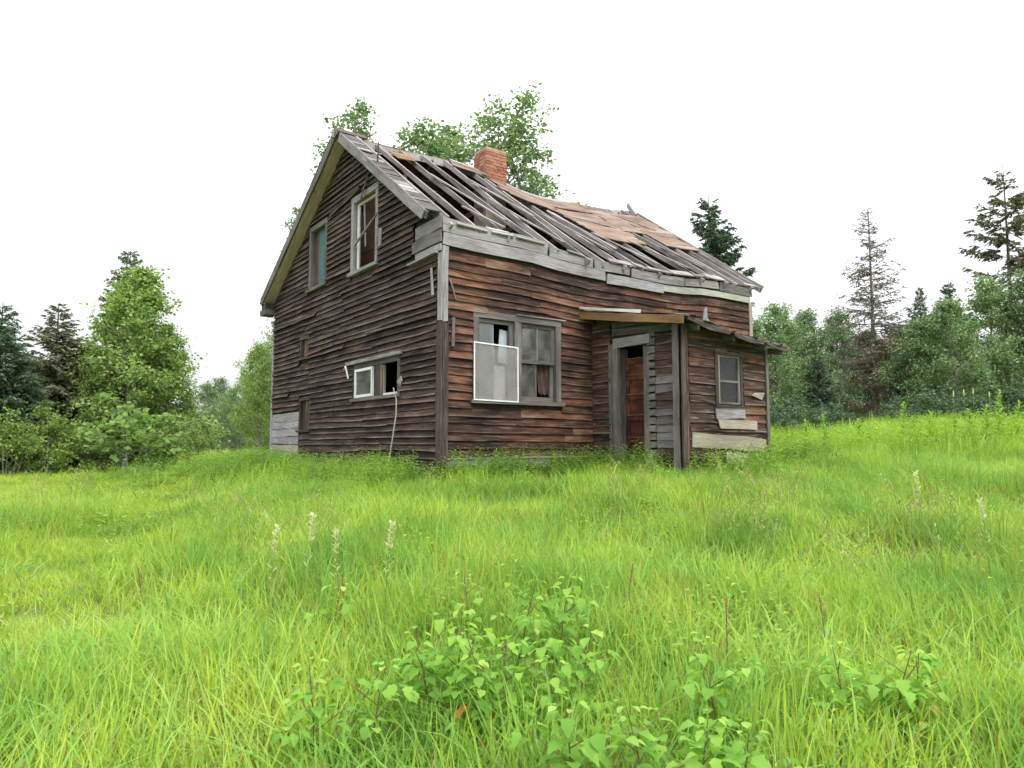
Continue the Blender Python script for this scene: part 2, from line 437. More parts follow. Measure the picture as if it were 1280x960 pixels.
def hworld(x, y, z=0.0):
    c, s = math.cos(HA), math.sin(HA)
    return Vector((-1.08 + c * x - s * y, 11.0 + s * x + c * y, 1.2 + z))

def ridge_sag(x):
    k = min(1.0, max(0.0, (7.95 - x) / .35))
    return .34 * math.exp(-((x - 5.3) / 1.7) ** 2) * k + .04 * math.sin(x * 1.9)
def eave_sag(x):
    return .12 * max(0.0, math.sin(math.pi * min(max(x, 0), HL) / HL)) ** 2 + .018 * math.sin(x * 2.7)
def roof_z(x, y):
    if y <= YR:
        t = min(max(y / YR, 0), 1)
        return 3.98 + .718 * y - ridge_sag(x) * t - eave_sag(x) * (1 - t)
    return ZR - .593 * (y - YR) - ridge_sag(x) * max(0, 1 - (y - YR) / 4)

_frame = {}
def plank(name, parent, pts, up, width, thick, mat, nrm=None, lap=0.0, top_thin=1.0, wob=0.006, end_cut=0.02, stations=None, seg=0.6):
    """a board along the polyline pts; up = direction of its width, nrm = outward face. pts runs along its lower back edge."""
    pts = [Vector(p) for p in pts]
    L = sum((pts[i + 1] - pts[i]).length for i in range(len(pts) - 1))
    X = (pts[-1] - pts[0]).normalized()
    up = Vector(up)
    Z = (up - X * up.dot(X)).normalized()
    Y = Z.cross(X)
    if nrm is not None and Y.dot(Vector(nrm)) < 0:
        sgn = -1.0
    else:
        sgn = 1.0
    K = stations or max(2, min(7, int(L / seg) + 2))
    # resample
    cum = [0.0]
    for i in range(len(pts) - 1):
        cum.append(cum[-1] + (pts[i + 1] - pts[i]).length)
    st = []
    for k in range(K):
        d = L * k / (K - 1)
        for i in range(len(pts) - 1):
            if d <= cum[i + 1] + 1e-9:
                f = (d - cum[i]) / max(1e-9, cum[i + 1] - cum[i])
                st.append(pts[i].lerp(pts[i + 1], f)); break
        else:
            st.append(pts[-1])
    V, F = [], []
    for k, p in enumerate(st):
        q = p - pts[0]
        lx, ly, lz = q.dot(X), q.dot(Y), q.dot(Z)
        wb, wt, wn_ = random.gauss(0, wob), random.gauss(0, wob * .6), random.gauss(0, wob * .7)
        e = 0.0
        if k in (0, K - 1):
            e = random.uniform(-end_cut, end_cut) * .5
        for (yy, zz, ee) in ((lap + wn_, wb, e), (lap + thick + wn_, wb, e), (thick * top_thin, width + wt, -e), (0.0, width + wt, -e)):
            V.append((lx + ee, ly + sgn * yy, lz + zz))
    for k in range(K - 1):
        a, b = k * 4, (k + 1) * 4
        for i in range(4):
            j = (i + 1) % 4
            F.append((a + i, a + j, b + j, b + i) if sgn > 0 else (a + i, b + i, b + j, a + j))
    F.append((3, 2, 1, 0) if sgn > 0 else (0, 1, 2, 3))
    e = (K - 1) * 4
    F.append((e, e + 1, e + 2, e + 3) if sgn > 0 else (e + 3, e + 2, e + 1, e))
    o = mesh_obj(name, V, F, mat, parent)
    Mx = Matrix.Identity(4)
    for i, ax in enumerate((X, Y, Z)):
        Mx[0][i], Mx[1][i], Mx[2][i] = ax.x, ax.y, ax.z
    Mx.translation = pts[0]
    o.matrix_basis = Mx
    return o

def hbox(name, parent, x0, x1, y0, y1, z0, z1, mat, jit=0.004):
    """box board in house axes with its long axis as local x for the grain"""
    dims = (x1 - x0, y1 - y0, z1 - z0)
    ax = max(range(3), key=lambda i: dims[i])
    c = Vector(((x0 + x1) / 2, (y0 + y1) / 2, (z0 + z1) / 2))
    axes = [Vector((1, 0, 0)), Vector((0, 1, 0)), Vector((0, 0, 1))]
    X = axes[ax]; Y = axes[(ax + 1) % 3]; Z = axes[(ax + 2) % 3]
    h = (dims[ax] / 2, dims[(ax + 1) % 3] / 2, dims[(ax + 2) % 3] / 2)
    j = lambda: random.uniform(-jit, jit)
    V = [(sx * h[0] + j(), sy * h[1] + j(), sz * h[2] + j()) for sz in (-1, 1) for sy in (-1, 1) for sx in (-1, 1)]
    F = [(0, 2, 3, 1), (4, 5, 7, 6), (0, 1, 5, 4), (2, 6, 7, 3), (0, 4, 6, 2), (1, 3, 7, 5)]
    o = mesh_obj(name, V, F, mat, parent)
    Mx = Matrix.Identity(4)
    for i, a in enumerate((X, Y, Z)):
        Mx[0][i], Mx[1][i], Mx[2][i] = a.x, a.y, a.z
    Mx.translation = c
    o.matrix_basis = Mx
    return o

def wall_slab(name, parent, plane, pos, u0, u1, z0, z1, holes, thick, mat, clip=None, ztop=None):
    """wall lining with real openings. plane 'x' -> wall at x=pos spanning y; 'y' -> wall at y=pos spanning x. thick is signed, inwards."""
    us = sorted(set([u0, u1] + [h[0] for h in holes] + [h[1] for h in holes] + list(np.linspace(u0, u1, 9))))
    zs = sorted(set([z0, z1] + [h[2] for h in holes] + [h[3] for h in holes]))
    bm = bmesh.new()
    vv = {}
    def P(u, z):
        k = (round(u, 5), round(z, 5))
        if k not in vv:
            zz = z if not (ztop and abs(z - z1) < 1e-6) else ztop(u)
            vv[k] = bm.verts.new((pos, u, zz) if plane == 'x' else (u, pos, zz))
        return vv[k]
    for i in range(len(us) - 1):
        for j in range(len(zs) - 1):
            cu, cz = (us[i] + us[i + 1]) / 2, (zs[j] + zs[j + 1]) / 2
            if any(h[0] < cu < h[1] and h[2] < cz < h[3] for h in holes):
                continue
            bm.faces.new((P(us[i], zs[j]), P(us[i + 1], zs[j]), P(us[i + 1], zs[j + 1]), P(us[i], zs[j + 1])))
    if clip:
        for co, no in clip:
            bmesh.ops.bisect_plane(bm, geom=bm.verts[:] + bm.edges[:] + bm.faces[:], plane_co=co, plane_no=no, clear_outer=True)
    r = bmesh.ops.extrude_face_region(bm, geom=bm.faces[:])
    d = Vector((thick, 0, 0)) if plane == 'x' else Vector((0, thick, 0))
    bmesh.ops.translate(bm, verts=[g for g in r['geom'] if isinstance(g, bmesh.types.BMVert)], vec=d)
    bmesh.ops.recalc_face_normals(bm, faces=bm.faces[:])
    me = bpy.data.meshes.new(name)
    bm.to_mesh(me); bm.free()
    me.materials.append(mat)
    return link(bpy.data.objects.new(name, me), parent)

def split_span(a, b, holes, minlen=0.12):
    spans = [(a, b)]
    for h0, h1 in holes:
        ns = []
        for s0, s1 in spans:
            if h1 <= s0 or h0 >= s1:
                ns.append((s0, s1)); continue
            if h0 - s0 > minlen: ns.append((s0, h0))
            if s1 - h1 > minlen: ns.append((h1, s1))
        spans = ns
    return spans

def cut_lengths(a, b, lo, hi):
    out, p = [], a
    while b - p > hi:
        q = p + random.uniform(lo, hi)
        if b - q < .4: q = b - .5
        out.append((p, q)); p = q
    out.append((p, b))
    return out

# ---- gable wall (x = 0, faces -x)
G_OPEN = [(2.32, 3.55, 3.68, 5.27), (4.82, 5.88, 3.76, 5.24), (5.78, 6.34, 2.28, 2.82), (5.62, 6.30, .66, 1.44), (1.36, 3.30, 1.20, 1.93)]
def inner(o, d): return (o[0] + d, o[1] - d, o[2] + d, o[3] - d)
clipg = [(Vector((0, 0, 3.80)), Vector((0, -.718, 1)).normalized()), (Vector((0, YR, ZR - .18)), Vector((0, .593, 1)).normalized())]
gable_wall = wall_slab('gable_wall', house, 'x', 0.0, 0.0, HW, -.35, 6.55, [inner(o, .07) for o in G_OPEN], .10, M['backing'], clipg)
z, row = .06, 0
EXP, GEXP = .13, .112
while z < 6.4:
    zt = z + GEXP
    if z < 3.6:
        y0, y1 = .10, HW - .05
    else:
        y0, y1 = max(.08, (zt - 3.82) / .718), min(HW - .05, YR + (ZR - .16 - zt) / .593)
    hol = [(o[0], o[1]) for o in G_OPEN if o[2] - .04 < z + GEXP * .6 and o[3] + .02 > z + GEXP * .4]
    if z < 1.15: hol.append((6.26, HW))       # the pale repaired corner
    if 3.42 < z < 4.0: hol.append((-.1, .92))   # the boxed eave return
    for s0, s1 in split_span(y0, y1, hol):
        for a, b in cut_lengths(s0, s1, 1.3, 4.2):
            if random.random() < .025 and b - a < 2.0: continue
            dz0, dz1 = random.gauss(0, .008), random.gauss(0, .008)
            if random.random() < .10: dz1 -= random.uniform(.02, .05)
            sagz = -.05 * math.sin(math.pi * a / HW) * (z / 6)
            nseg = max(2, int((b - a) / .7) + 1)
            ptsl = [(-.004 - random.random() * .004, a + (b - a) * k / nseg, z + dz0 + (dz1 - dz0) * k / nseg + sagz + random.gauss(0, .0015)) for k in range(nseg + 1)]
            ptsl[0] = (ptsl[0][0], a + .004, ptsl[0][2]); ptsl[-1] = (ptsl[-1][0], b - .004, ptsl[-1][2])
            plank('clapboard', gable_wall, ptsl, (0, 0, 1), GEXP + .03, .017, M['gable'], (-1, 0, 0),
                  lap=.030 + random.random() * .024 + (random.random() < .06) * .03, top_thin=.45, wob=.005)
    z = zt; row += 1

# pale repaired boards at the far lower corner
zz = -.05
while zz < 1.1:
    h = random.uniform(.13, .2)
    plank('patch_board', gable_wall, [(-.012, 6.33, zz + random.gauss(0, .006)), (-.012, HW - .02, zz + random.gauss(0, .006))], (0, 0, 1), h - .008, .02,
          M['pale'] if random.random() < .35 else M['grey'], (-1, 0, 0), lap=.008)
    zz += h
plank('skirt_board', gable_wall, [(-.02, .12, -.10), (-.02, 6.2, -.13)], (0, 0, 1), .15, .025, M['darkpost'], (-1, 0, 0))
# corner boards
plank('corner_board', gable_wall, [(-.045, -.07, -.25), (-.045, -.07, 2.31)], (0, 1, 0), .15, .025, M['darkpost'], (-1, 0, 0))
plank('corner_board', gable_wall, [(-.048, -.07, 2.32), (-.048, -.07, 3.40)], (0, 1, 0), .12, .025, M['grey'], (-1, 0, 0))
plank('corner_board', gable_wall, [(-.03, HW - .1, -.15), (-.03, HW - .1, 3.4)], (0, 1, 0), .11, .025, M['grey'], (-1, 0, 0))
# loose lath and a loose scrap
plank('loose_lath', gable_wall, [(-.06, 2.12, 4.00), (-.06, 2.10, 4.32)], (0, 1, 0), .10, .02, M['grey'], (-1, 0, 0))
plank('loose_lath', gable_wall, [(-.10, 2.95, 5.05), (-.07, 2.55, 5.72)], (0, 1, 0), .05, .015, M['gable'], (-1, 0, 0))
plank('loose_lath', gable_wall, [(-.07, .18, 2.75), (-.07, .22, 3.2)], (0, 1, 0), .05, .015, M['grey'], (-1, 0, 0))
plank('loose_lath', gable_wall, [(-.075, 1.15, 2.42), (-.075, 2.7, 2.44)], (0, 0, 1), .03, .02, M['greytrim'], (-1, 0, 0))
plank('loose_lath', gable_wall, [(-.075, 3.1, 5.33), (-.07, 4.6, 5.17)], (0, 0, 1), .09, .02, M['gable'], (-1, 0, 0))

# ---- gable windows
def casing(name, parent, plane, pos, u0, u1, z0, z1, w, proud, depth, mat, sill=True, head=True, tilt=0.0):
    """casing boards of a window; returns the window part. The outward direction is -x or -y."""
    def bx(nm, par, ua, ub, za, zb, da, db, m):
        if plane == 'x':
            return hbox(nm, par, pos - db, pos - da, ua, ub, za, zb, m)
        return hbox(nm, par, ua, ub, pos - db, pos - da, za, zb, m)
    wpart = bx(name, parent, u0, u1, z1 - w, z1, -.02, proud, mat)          # head board carries the others
    inv = wpart.matrix_basis.inverted()
    kids = []
    kids.append(bx('jamb', None, u0, u0 + w, z0 + w * .6, z1 - w - .003, -.02, proud - .004, mat))
    kids.append(bx('jamb', None, u1 - w, u1, z0 + w * .6, z1 - w - .003, -.02, proud - .004, mat))
    if sill:
        kids.append(bx('sill', None, u0 - .05, u1 + .05, z0, z0 + w * .55, -.05, proud + .05, mat))
    # reveal boards behind the casing
    kids.append(bx('reveal', None, u0 + w * .55, u0 + w * .9, z0 + w * .5, z1 - w * .5, -depth, -.025, mat))
    kids.append(bx('reveal', None, u1 - w * .9, u1 - w * .55, z0 + w * .5, z1 - w * .5, -depth, -.025, mat))
    for k in kids:
        k.parent = wpart; k.matrix_basis = inv @ k.matrix_basis
    return wpart, inv
def adopt(wpart, o):
    o.parent = wpart
    o.matrix_basis = wpart.matrix_basis.inverted() @ o.matrix_basis
    return o

o = G_OPEN[0]
w1, _ = casing('window', house, 'x', 0.0, *o, .12, .05, .12, M['grey'])
adopt(w1, hbox('sash_stile', None, .03, .06, o[1] - .20, o[1] - .14, o[2] + .08, o[3] - .14, M['white']))
adopt(w1, hbox('sash_rail', None, .03, .06, o[0] + .13, o[1] - .14, o[3] - .19, o[3] - .13, M['soffit']))
adopt(w1, plank('broken_muntin', None, [(-.02, 3.38, 4.28), (-.03, 2.35, 4.63)], (0, 0, 1), .035, .03, M['grey'], (-1, 0, 0)))
adopt(w1, plank('broken_muntin', None, [(.05, 3.12, 5.2), (.05, 3.02, 4.2)], (0, 1, 0), .03, .02, M['grey'], (-1, 0, 0)))
o = G_OPEN[1]
w2, _ = casing('window', house, 'x', 0.0, *o, .11, .05, .12, M['greytrim'])
adopt(w2, hbox('panel', None, .05, .07, 4.95, 5.52, o[2] + .08, o[3] - .1, M['teal']))
adopt(w2, hbox('curtain', None, .06, .08, 5.525, 5.76, o[2] + .08, o[3] - .1, M['browncloth'], .01))
o = G_OPEN[2]
w3, _ = casing('window', house, 'x', 0.0, *o, .07, .045, .10, M['darkpost'])
adopt(w3, hbox('plank_cover', None, .01, .03, o[0] + .07, o[1] - .22, o[2] + .05, o[3] - .07, M['gable']))
adopt(w3, hbox('plank_cover', None, .03, .05, o[1] - .215, o[1] - .06, o[2] + .05, o[3] - .07, M['porch']))
o = G_OPEN[3]
w4, _ = casing('window', house, 'x', 0.0, *o, .07, .045, .10, M['darkpost'])
for k in range(3):
    ya = o[0] + .075 + k * .18
    adopt(w4, hbox('plank_cover', None, .005 + k * .004, .028 + k * .004, ya, ya + .172, o[2] + .05, o[3] - .07, (M['porch'], M['gable'], M['under'])[k]))
o = G_OPEN[4]
w5, _ = casing('window', house, 'x', 0.0, *o, .10, .045, .12, M['greytrim'])
adopt(w5, hbox('drip_board', None, -.11, -.055, o[0] - .12, o[1] + .25, o[3] - .01, o[3] + .05, M['grey']))
adopt(w5, hbox('mullion', None, -.04, .06, 2.14, 2.36, o[2] + .06, o[3] - .105, M['darkpost']))
adopt(w5, hbox('mullion', None, -.043, .02, 2.06, 2.137, o[2] + .06, o[3] - .105, M['porch']))
# white sash with pane, standing proud of the opening
for (a, b, c, d) in ((2.40, 3.18, 1.76, 1.81), (2.40, 3.18, 1.27, 1.32), (2.40, 2.45, 1.323, 1.757), (3.13, 3.18, 1.323, 1.757)):
    adopt(w5, hbox('sash_frame', None, -.075, -.03, a, b, c, d, M['white'], .002))
adopt(w5, hbox('pane', None, -.055, -.050, 2.45, 3.13, 1.32, 1.76, M['dirtyglass'], 0))
adopt(w5, hbox('curtain', None, -.035, -.03, 2.47, 3.11, 1.33, 1.75, M['curtain'], 0))
adopt(w5, hbox('sash_frame', None, -.02, .02, 1.46, 2.05, 1.265, 1.30, M['white'], .003))
adopt(w5, hbox('sash_frame', None, -.02, .02, 2.02, 2.055, 1.30, 1.80, M['pale'], .003))
adopt(w5, plank('torn_cloth', None, [(-.06, 1.36, 1.40), (-.06, 1.22, 1.47)], (0, 0, 1), .07, .02, M['pale'], (-1, 0, 0), wob=.03))

# white bent bracket on the gable
mb = MB()
mb.tube([(-.06, 3.72, 1.86), (-.12, 3.52, 1.90), (-.13, 3.46, 1.86), (-.10, 3.42, 1.66)], [.016] * 4, 6)
mb.build('bracket', M['white'], house)

# ---- front wall (y = 0, faces -y)
F_OPEN = (.54, 2.36, 1.05, 2.55)
front_wall = wall_slab('front_wall', house, 'y', 0.0, 0.0, HL, -.35, 3.80, [inner(F_OPEN, .07), (3.35, 5.1, -.3, 2.1)], .10, M['backing'],
                       ztop=lambda u: 3.90 - eave_sag(u))
z = .19
while z < 3.42:
    hol = []
    if F_OPEN[2] - .05 < z + EXP * .6 and F_OPEN[3] + .02 > z + EXP * .4:
        hol.append((F_OPEN[0], F_OPEN[1]))
    if z < 2.45: hol.append((3.12, 5.30))       # behind the porch
    for s0, s1 in split_span(.06, HL - .08, hol):
        for a, b in cut_lengths(s0, s1, .7, 2.6):
            if random.random() < .02: continue
            n = max(2, int((b - a) / .6) + 1)
            dz0, dz1 = random.gauss(0, .006), random.gauss(0, .008)
            ptsl = [(a + .003 + (b - a - .006) * k / n, -.004 - random.random() * .004,
                     z + dz0 + (dz1 - dz0) * k / n - eave_sag(a + (b - a) * k / n) * (z / 3.5) + random.gauss(0, .003)) for k in range(n + 1)]
            plank('clapboard', front_wall, ptsl, (0, 0, 1), EXP + .02, .013, M['front'], (0, -1, 0), lap=.020 + random.random() * .018, top_thin=.45, wob=.004)
    z += EXP
def eave_line(a, b, z, y, n=4):
    return [(a + (b - a) * k / n, y, z - eave_sag(a + (b - a) * k / n)) for k in range(n + 1)]
plank('skirt_board', front_wall, [(.05, -.028, -.02), (2.1, -.03, .02)], (0, 0, 1), .18, .02, M['grey'], (0, -1, 0))
plank('skirt_board', front_wall, [(.05, -.05, .165), (2.9, -.05, .175)], (0, 0, 1), .018, .03, M['pale'], (0, -1, 0))
plank('skirt_board', front_wall, [(2.12, -.028, -.05), (3.1, -.028, -.03)], (0, 0, 1), .2, .02, M['darkpost'], (0, -1, 0))
for (a, b, zb, h, y, mt) in ((-.04, 3.42, 3.52, .20, -.040, 'grey'), (3.46, 4.98, 3.475, .18, -.052, 'grey'), (4.5, 7.80, 3.52, .13, -.034, 'palegreen'),
                             (-.05, 2.05, 3.73, .22, -.046, 'grey'), (2.09, 3.10, 3.72, .18, -.05, 'grey'), (3.16, 4.05, 3.70, .18, -.045, 'grey'), (4.1, 5.6, 3.67, .18, -.05, 'grey'), (5.64, 6.7, 3.68, .16, -.045, 'rafter'), (6.74, 7.84, 3.66, .18, -.05, 'greytrim')):
    plank('frieze_board', front_wall, eave_line(a, b, zb, y), (0, 0, 1), h, .025, M[mt], (0, -1, 0), wob=.004)
plank('corner_board', front_wall, [(-.043, -.045, -.25), (-.043, -.045, 2.28)], (1, 0, 0), .11, .025, M['darkpost'], (0, -1, 0))
plank('corner_board', front_wall, [(-.046, -.045, 2.30), (-.046, -.045, 3.50)], (1, 0, 0), .10, .025, M['grey'], (0, -1, 0))
plank('corner_board', front_wall, [(HL - .10, -.035, 0), (HL - .10, -.035, 3.5)], (1, 0, 0), .11, .025, M['pale'], (0, -1, 0))
plank('loose_lath', front_wall, [(.12, -.06, 1.92), (.12, -.06, 2.38)], (1, 0, 0), .05, .02, M['greytrim'], (0, -1, 0))
plank('loose_lath', front_wall, [(.07, -.06, 2.98), (.18, -.06, 2.66)], (1, 0, 0), .025, .015, M['rafter'], (0, -1, 0))

# front double window
o = F_OPEN
w6, _ = casing('window', house, 'y', 0.0, *o, .11, .05, .12, M['greytrim'])
adopt(w6, hbox('head_cap', None, 1.38, 2.44, -.085, -.054, 2.545, 2.565, M['grey']))
adopt(w6, hbox('mullion', None, 1.36, 1.50, -.046, .08, 1.11, 2.437, M['greytrim']))
# right sash pair
for (a, b, c, d, y) in ((1.50, 2.25, 2.37, 2.435, .0), (1.50, 2.25, 1.76, 1.82, .0), (1.50, 2.25, 1.115, 1.20, .035), (1.85, 1.885, 1.822, 2.368, .005), (1.85, 1.885, 1.202, 1.757, .04), (2.17, 2.25, 1.202, 1.757, .035), (2.17, 2.25, 1.822, 2.368, .0), (1.50, 1.545, 1.202, 1.757, .035), (1.50, 1.545, 1.822, 2.368, .0)):
    adopt(w6, hbox('sash_bar', None, a, b, y, y + .04, c, d, M['greytrim'], .003))
adopt(w6, hbox('pane', None, 1.546, 1.849, .018, .022, 1.823, 2.367, M['dirtyglass'], 0))
adopt(w6, hbox('pane', None, 1.886, 2.169, .018, .022, 1.823, 2.367, M['dirtyglass'], 0))
adopt(w6, hbox('pane', None, 1.546, 1.849, .052, .056, 1.203, 1.756, M['glass'], 0))
def cloth(name, x0, x1, z0, z1, y, mat, folds=4, amp=.02, skew=0.0, ragged=0.0):
    n, mrow = 18, 8
    V = []
    for j in range(mrow + 1):
        for i in range(n + 1):
            u, v = i / n, j / mrow
            rag = ragged * (random.random() if j == 0 else 0)
            V.append((x0 + (x1 - x0) * u + skew * (1 - v), y + amp * math.sin(u * folds * 6.28 + v), z0 + (z1 - z0) * v + rag))
    F = [(j * (n + 1) + i, j * (n + 1) + i + 1, (j + 1) * (n + 1) + i + 1, (j + 1) * (n + 1) + i) for j in range(mrow) for i in range(n)]
    return mesh_obj(name, V, F, mat, None, True)
adopt(w6, cloth('curtain', 1.56, 1.80, 1.98, 2.36, .09, M['curtain'], 3, .02, 0, .12))
adopt(w6, hbox('ledge', None, 1.55, 1.84, .10, .13, 1.93, 1.975, M['pale']))
adopt(w6, plank('broken_stick', None, [(1.52, .12, 1.36), (1.92, .10, 1.78)], (0, 0, 1), .04, .03, M['pale'], (0, -1, 0)))
adopt(w6, cloth('curtain', 1.95, 2.2, 1.2, 1.78, .12, M['browncloth'], 2, .03, .05, .1))
# left sash: rail, two pale blinds, glass
adopt(w6, hbox('sash_bar', None, .66, 1.355, .0, .04, 2.37, 2.435, M['greytrim'], .003))
adopt(w6, hbox('sash_bar', None, 1.27, 1.355, .0, .04, 1.12, 2.367, M['greytrim'], .003))
adopt(w6, hbox('sash_bar', None, .98, 1.01, .045, .07, 1.12, 1.95, M['pale'], .003))
adopt(w6, hbox('blind', None, .67, 1.00, .06, .07, 1.7, 2.36, M['blind'], 0))
adopt(w6, plank('blind', None, [(1.10, .09, 1.75), (1.15, .09, 2.30)], (1, 0, 0), .19, .01, M['blind'], (0, -1, 0)))
adopt(w6, hbox('pane', None, .655, .975, .020, .024, 1.20, 2.365, M['glass'], 0))
adopt(w6, hbox('backing_board', None, .70, 1.26, .10, .115, 1.12, 1.69, M['curtain'], 0))

# ---- end and back walls
side_wall = wall_slab('side_wall', house, 'x', HL, .1, HW, -.35, 6.5, [(3.2, 4.2, 3.9, 5.1)], -.10, M['backing'], clipg)
zz = .05
while zz < 3.6:
    plank('clapboard', side_wall, [(HL + .004, .12, zz), (HL + .004, HW - .1, zz)], (0, 0, 1), EXP * 2, .013, M['gable'], (1, 0, 0), lap=.02, top_thin=.4, seg=1.2)
    zz += EXP * 1.9
back_wall = wall_slab('back_wall', house, 'y', HW, .1, HL - .1, -.35, 3.5, [(3, 4, 1, 2.4)], -.10, M['backing'])
zz = .05
while zz < 3.4:
    plank('clapboard', back_wall, [(.1, HW + .004, zz), (HL - .1, HW + .004, zz)], (0, 0, 1), EXP * 2, .013, M['gable'], (0, 1, 0), lap=.02, top_thin=.4, seg=1.2)
    zz += EXP * 1.9
plinth = MB()
plinth.box(.06, HL - .06, .06, HW - .06, -.6, -.2)
plinth.build('foundation', M['concrete'], house)
# loft floor and inner partitions
loft = hbox('loft_floor', house, .1, HL - .1, .1, HW - .1, 2.95, 3.0, M['under'])
k = .3
while k < HL - .3:
    j = hbox('ceiling_joist', house, k, k + .05, .1, HW - .1, 3.44, 3.58, M['under']); k += 1.15
for k in range(11):                                    # bare boards of an upstairs partition seen through the gable window
    zb = 3.05 + k * .235
    hbox('partition_board', house, .62, .64, 2.5, 5.3 - .06 * (k % 3) - max(0, k - 7) * .25, zb, zb + .226, M['room'])
partition = hbox('partition', house, 2.6, 2.66, .15, HW - .2, .0, 2.9, M['backing'])
hbox('ground_floor', house, .1, HL - .1, .1, HW - .1, -.18, -.12, M['under'])

# ================================================================== roof
mb = MB()
for a in np.arange(-.35, HL + .3, .5):
    b = min(a + .5, HL + .35)
    za, zb = roof_z(a, YR) - .05, roof_z(b, YR) - .05
    vs = [(a, YR - .02, za - .16), (a, YR + .02, za - .16), (a, YR + .02, za), (a, YR - .02, za), (b, YR - .02, zb - .16), (b, YR + .02, zb - .16), (b, YR + .02, zb), (b, YR - .02, zb)]
    mb.add(vs, [(0, 3, 2, 1), (4, 5, 6, 7), (0, 1, 5, 4), (1, 2, 6, 5), (2, 3, 7, 6), (3, 0, 4, 7)])
roof = mb.build('roof', M['rafter'], house)         # the ridge beam carries the roof's pieces
FN = Vector((0, -.718, 1)).normalized()
BN = Vector((0, .593, 1)).normalized()
# front rafters: x at ridge, x at eave, lift, material
raf = [(.10, .10, 0), (.64, .66, 0), (1.20, 1.22, -.01), (1.72, 1.98, -.04), (2.30, 2.30, -.02), (2.86, 2.95, .02), (3.08, 3.38, 0), (3.84, 3.90, -.02), (4.42, 4.40, 0),
       (4.95, 4.86, -.02), (5.5, 5.42, 0), (6.05, 6.12, -.02), (6.35, 6.62, .02), (6.85, 6.9, 0), (7.35, 7.30, 0), (7.82, 7.80, 0), (8.12, 8.10, 0)]
for i, (xr, xe, dz) in enumerate(raf):
    ye = -.06 - random.random() * .14
    n = 5
    pts = []
    for k in range(n + 1):
        t = k / n
        x = xr + (xe - xr) * t; y = (YR - .03) + (ye - YR + .03) * t
        pts.append(Vector((x, y, roof_z(x, y) - .03 + dz * math.sin(math.pi * t))) - FN * .09)
    plank('rafter', roof, pts, FN, .09, .046, M['rafter'], (-1, 0, 0), wob=.006, end_cut=.05)
# a few fallen loose boards lying on the rafters
for (x0, y0, x1, y1, w) in ((1.05, 2.4, 1.5, .5, .09), (2.1, 2.6, 2.75, 1.3, .09), (1.9, 1.6, 2.6, .2, .10), (3.3, 1.7, 3.9, .35, .12), (3.9, 2.3, 4.3, .6, .10), (4.9, 2.6, 5.9, 2.2, .12), (6.9, 3.2, 7.6, 2.5, .10), (4.5, 1.5, 5.1, .2, .14), (5.6, 1.5, 6.0, .15, .13), (6.4, 1.3, 6.9, .2, .11), (.8, .8, 1.2, .1, .10)):
    plank('loose_board', roof, [Vector((x0, y0, roof_z(x0, y0))) + FN * .005, Vector((x1, y1, roof_z(x1, y1))) + FN * .02], Vector((.7, .4, .2)), w, .022, M['rafter'], FN, wob=.006, end_cut=.06)
# wall plate and eave blocking boards
for (a, b) in ((.0, 1.75), (1.8, 3.4), (3.5, 5.2), (5.25, 7.85)):
    plank('wall_plate', roof, [(a + (b - a) * k / 3, .02, 3.73 - eave_sag(a + (b - a) * k / 3)) for k in range(4)], (0, 0, 1), .13, .14, M['under'], (0, 1, 0))
a = .2
while a < 7.6:
    b = a + random.uniform(.35, .75)
    if random.random() < .75:
        plank('eave_board', roof, [Vector((a, -.12, roof_z(a, -.12))) - FN * .02, Vector((b - .05, -.12, roof_z(b, -.12))) - FN * .03], FN.cross(Vector((1, 0, 0))), random.uniform(.10, .2), .022, M['rafter'] if random.random() < .75 else M['greytrim'], FN, end_cut=.05)
    a = b
# sheathing left on the front slope: rows run along the ridge
def sheath(x0, x1, y0, y1, mat, jag=.08, row=.19, curl=0.0):
    y = y1
    first = True
    while y > y0 + .02:
        ya = max(y - row, y0)
        last = ya <= y0 + .02
        a = x0 + random.uniform(-jag, jag); b = x1 + random.uniform(-jag, jag)
        for (p, q) in cut_lengths(a, b, .7, 1.7):
            if last and random.random() < .3: continue
            n = 4
            pts = [Vector((p + .003 + (q - p - .006) * k / n, ya, roof_z(p + (q - p) * k / n, ya) - .025)) + FN * (random.random() * .016 + (curl * (.5 + .5 * math.sin(k * 1.7 + p)) if last else 0)) for k in range(n + 1)]
            plank('sheathing_board', roof, pts, Vector((0, 1, .718)), (y - ya) * 1.2 - .004, .02, mat, FN, wob=.004, end_cut=.06)
        y = ya
sheath(.72, 1.18, 2.75, 3.45, M['orange'], .02, .35)
sheath(2.35, 3.2, 3.25, 3.88, M['tan'], .08, .21)
sheath(3.15, 4.75, 2.65, 3.88, M['tan'], .14, .21, curl=.03)
sheath(4.55, 6.1, 3.1, 3.88, M['tan'], .05, .21)
sheath(4.75, 6.15, 1.35, 3.1, M['tan'], .12, .21, curl=.05)
sheath(6.10, 7.0, 2.15, 3.65, M['tan'], .06, .21, curl=.08)
sheath(6.95, 8.08, 1.45, 3.45, M['tan'], .10, .21, curl=.05)
# ridge strip of grey boards
for (a, b) in ((2.4, 4.3), (4.35, 5.9)):
    plank('ridge_board', roof, [Vector((a + (b - a) * k / 5, YR - .16, roof_z(a + (b - a) * k / 5, YR - .16))) + FN * .004 for k in range(6)], Vector((0, 1, .718)), .19, .02, M['rafter'], FN)
